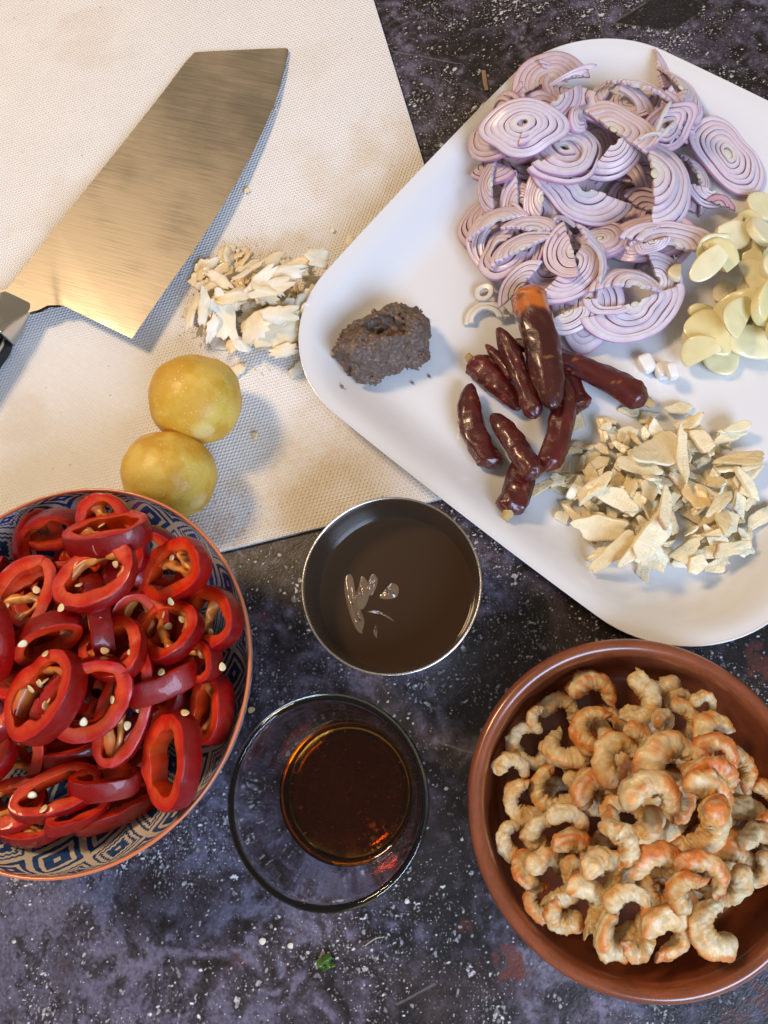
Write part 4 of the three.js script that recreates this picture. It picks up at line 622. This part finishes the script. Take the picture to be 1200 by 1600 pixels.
// ================================================================ PALM SUGAR: TWO BALLS, CHOPPED FLAKES
const boardPile = new Pile(-.26, -.33, .26, .26, () => BT);
{
  const K = 1 / 2760, sugarMat = std({ vertexColors: true, roughness: .55, clearcoat: .18, clearcoatRoughness: .3, bumpMap: gritTex, bumpScale: .0002 });
  for (const [px, py, rpx, seed, label, chipAt] of [[305, 626, 69, 3, 'smooth yellow palm sugar ball beside the chopped flakes', [.35, .25, .9]], [265, 743, 67, 8, 'smooth yellow palm sugar ball next to the patterned bowl', [.75, .05, .66]]]) {
    const g0 = new THREE.IcosahedronGeometry(1, 48), p = g0.attributes.position, col = [], d = new THREE.Vector3(), ch = new THREE.Vector3(...chipAt).normalize();
    for (let i = 0; i < p.count; i++) {
      d.fromBufferAttribute(p, i).normalize(); let r = 1 + .10 * fbm(d.x * 1.5 + seed, d.y * 1.5, d.z * 1.5, 2) + .006 * fbm(d.x * 16, d.y * 16, d.z * 16 + seed, 3); const c0 = sst(.955, .995, ch.dot(d)); r += .02 * c0; const fl = d.dot(new THREE.Vector3(.6, .65, -.1).normalize()); 
      p.setXYZ(i, d.x * r * rpx * K, d.y * r * rpx * K * .93, d.z * r * rpx * K * .98);
      const n = fbm(d.x * 2.4, d.y * 2.4, d.z * 2.4 + seed, 4); let c = mix3([.60, .33, .022], [.72, .49, .085], sst(-.28, .34, n)); if (vnoise(d.x * 34, d.y * 34, d.z * 34 + seed) > .80) c = mix3(c, [.86, .76, .48], .6); c = mix3(c, [.82, .68, .38], c0 * .35); col.push(...c);
    }
    g0.setAttribute('color', new THREE.Float32BufferAttribute(col, 3)); g0.deleteAttribute('normal'); g0.deleteAttribute('uv'); const g = mergeVertices(g0, 1e-6); g.computeVertexNormals();
    const uv = new Float32Array(g.attributes.position.count * 2); for (let i = 0; i < uv.length / 2; i++) { uv[2 * i] = g.attributes.position.getX(i) * 30; uv[2 * i + 1] = g.attributes.position.getZ(i) * 30; } g.setAttribute('uv', new THREE.BufferAttribute(uv, 2));
    const m = new THREE.Mesh(g, sugarMat); const y = BT + rpx * K * .93 * .985, q = at(px, py, y); m.position.set(q.x, y, q.z); add(m, 'palm_sugar_ball', label, 'palm sugar');
  }
  const flakeMat = std({ vertexColors: true, roughness: .66, clearcoat: .12 });
  const flakeGeo = (L, W, T, seed, tan) => {
    const r = rngOf(seed), s = r() * 50, bend = rr(r, -30, 30), N = 26;
    const sec = [[.001, .5], [.5, .5], [.85, .42], [1, .12], [1, -.12], [.85, -.42], [.5, -.5], [.001, -.5]];
    return gridGeo(N, sec.length - 1, (u, v, i, j) => {
      const th = u * 6.2832, [rad, y] = sec[j], ed = 1 + .30 * vnoise(Math.cos(th) * 1.7 + s, Math.sin(th) * 1.7, 2) + .22 * vnoise(Math.cos(th) * 5, Math.sin(th) * 5 + s, 4), X = L * Math.cos(th) * rad * ed, Z = W * Math.sin(th) * rad * ed;
      const Y = y * T * (1 + .5 * Math.cos(th - s) * rad) + bend * (X * X * .6 + Z * Z) + .0011 * fbm(X * 190, Z * 190, s, 3); const n = fbm(X * 130 + s, Z * 130, 4, 3), w = clamp(tan * .8 + n * .9 + (rad > .9 ? .22 : 0)); const c = mix3([.86, .81, .68], [.74, .54, .22], w), m = 1 + .1 * vnoise(X * 500, Z * 500, s); return [X, Y, Z, c[0] * m, c[1] * m, c[2] * m];
    }, { wrapU: true, capV: true });
  };
  const r = rngOf(222); let sd = 7000;
  const put = (o, L, W, T, tan) => { const g = flakeGeo(L, W, T, sd++, tan); const m = new THREE.Mesh(g, flakeMat); boardPile.drop(m, { conform: .9, soft: .85, reach: .006, ...o }); add(m, L > .008 ? 'palm_sugar_flake' : 'palm_sugar_chip', `${L > .011 ? 'broad' : L > .006 ? 'mid-sized' : 'tiny'} ${tan < .22 ? 'white' : tan < .45 ? 'cream' : 'tan'} palm sugar ${W / L < .5 ? 'shard' : 'flake'} ${zone(m.position, [-.122, -.243], .036, [['knife blade', -.18, -.3], ['white plate', -.06, -.22], ['sugar balls', -.15, -.18], ['upper board edge', -.07, -.33]])}`, 'palm sugar', 'chopped palm sugar on the board'); };
  const crumbs = new THREE.InstancedMesh(jitterGeo(new THREE.IcosahedronGeometry(.00055, 1), .0004, 900, 2), std({ color: lin(.80, .69, .46), roughness: .7 }), 420), M4 = new THREE.Matrix4(), cr = rngOf(99);
  for (let k = 0; k < 420; k++) { const t = cr() * 6.283, q = Math.pow(cr(), .75), p = at(405 + Math.cos(t) * q * 140, 478 + Math.sin(t) * q * 112, BT), sc = .35 + 1.1 * Math.pow(cr(), 2); M4.compose(new THREE.Vector3(p.x, BT + .0003 * sc, p.z), new THREE.Quaternion().setFromEuler(new THREE.Euler(cr() * 6, cr() * 6, cr() * 6)), new THREE.Vector3(sc, sc * .7, sc)); crumbs.setMatrixAt(k, M4); }
  add(crumbs, 'sugar_crumbs', 'fine palm sugar crumbs strewn round the chopped heap', 'crumbs', null, 'stuff');
  for (let k = 0; k < 150; k++) { const t = r() * 6.283, q = Math.pow(r(), .6), a = rr(r, .0022, .0085); put({ px: 402 + Math.cos(t) * q * 112, py: 470 + Math.sin(t) * q * 82 + Math.cos(t) * q * 6, rot: r() * 360, tilt: rr(r, 0, 38), dir: r() * 360 }, a, a * rr(r, .4, .8), rr(r, .001, .0026), r() * .7); }
  for (const [px, py, l, w, rot, tan, tilt] of [[300, 486, 40, 14, 84, .1, 30], [318, 478, 30, 9, 70, .4, 40], [348, 492, 38, 18, 100, .1, 16], [360, 462, 30, 16, 20, .5, 14], [440, 430, 40, 14, 14, .1, 16], [425, 450, 34, 16, 30, .1, 16], [480, 452, 32, 22, 60, .6, 14], [472, 425, 30, 14, 20, .5, 14], [500, 412, 22, 16, 30, .3, 12], [442, 522, 42, 26, 56, .6, 10], [398, 508, 36, 26, -10, .0, 10], [430, 480, 30, 14, 10, .4, 14], [345, 440, 34, 10, -40, .1, 20], [390, 425, 30, 9, 20, .1, 18], [365, 582, 24, 10, 20, .1, 3], [455, 550, 20, 9, 40, .3, 6], [452, 568, 24, 10, 10, .2, 4], [480, 500, 26, 16, 70, .5, 8], [410, 440, 30, 10, 40, .0, 16], [332, 510, 24, 8, 80, .1, 24]]) put({ px, py, rot, tilt, dir: r() * 360, conform: .5 }, l * K, w * K, rr(r, .0012, .0028), tan);
  for (const [px, py, a] of [[547, 376, 8], [385, 298, 5], [398, 680, 6], [375, 402, 9], [300, 395, 4], [340, 565, 5], [520, 360, 4], [430, 170, 3]]) put({ px, py, rot: r() * 360 }, a * K * 1.1, a * K * .8, .0015, .6);
}

// ================================================================ BITS ON THE TABLE
{
  const tp = new Pile(-.36, -.45, .6, .6, () => 0.0001, .002), r = rngOf(14);
  const m = new THREE.Mesh(seedGeo, seedMat); tp.drop(m, { px: 393, py: 1109, rot: 20 }); add(m, 'chilli_seed', 'single pale chilli seed on dark table between patterned bowl and glass', 'seed');
  // green herb scrap
  const hg = gridGeo(14, 8, (u, v) => { const x = (u - .5), z = (v - .5), k = 1 - .5 * Math.abs(x) - .3 * vnoise(u * 4, v * 4, 2); return [x * .0085 * k, .0012 + .0022 * vnoise(u * 3.2, v * 3.2, 5) + .0009, z * .0062 * k]; });
  const hm = new THREE.Mesh(hg, std({ color: lin(.055, .13, .025), roughness: .35, side: THREE.DoubleSide })); hm.position.copy(at(510, 1503, 0)); hm.rotation.y = .5; add(hm, 'herb_scrap', 'tiny crumpled green herb scrap on the dark table', 'herb scrap');
  const sg = jitterGeo(new THREE.BoxGeometry(.0024, .0008, .0165, 3, 1, 10), .0008, 300, 3); sg.computeVertexNormals(); const sm = new THREE.Mesh(sg, std({ color: lin(.30, .19, .12), roughness: .7 })); sm.position.copy(at(758, 126, .0006)); sm.rotation.y = .08; add(sm, 'shallot_skin_sliver', 'thin brown sliver of shallot skin on table beside plate', 'skin sliver');
  const c = new THREE.CatmullRomCurve3([at(570, 1478, .0006), at(578, 1472, .0012), at(588, 1466, .0012), at(600, 1464, .0006)]); const fm = new THREE.Mesh(new THREE.TubeGeometry(c, 20, .00025, 6), std({ color: lin(.5, .42, .3), roughness: .6 })); add(fm, 'fibre', 'fine pale curved fibre lying on the dark table', 'fibre');
  for (const [px, py, s] of [[635, 1408, 3.4], [455, 1478, 4], [410, 1470, 4]]) { const g = jitterGeo(new THREE.IcosahedronGeometry(s / 3000, 2), .0009, 500, px); g.scale(1, .45, 1); g.computeVertexNormals(); const k = new THREE.Mesh(g, std({ color: lin(.7, .66, .58), roughness: .6 })); tp.drop(k, { px, py }); add(k, 'white_crumb', 'tiny white crumb on the dark table below the glass bowl', 'crumb', 'white crumbs on the table'); }
}

scene.traverse(o => { if (o.isMesh) { o.castShadow = true; o.receiveShadow = true; } });
renderer.render(scene, camera);
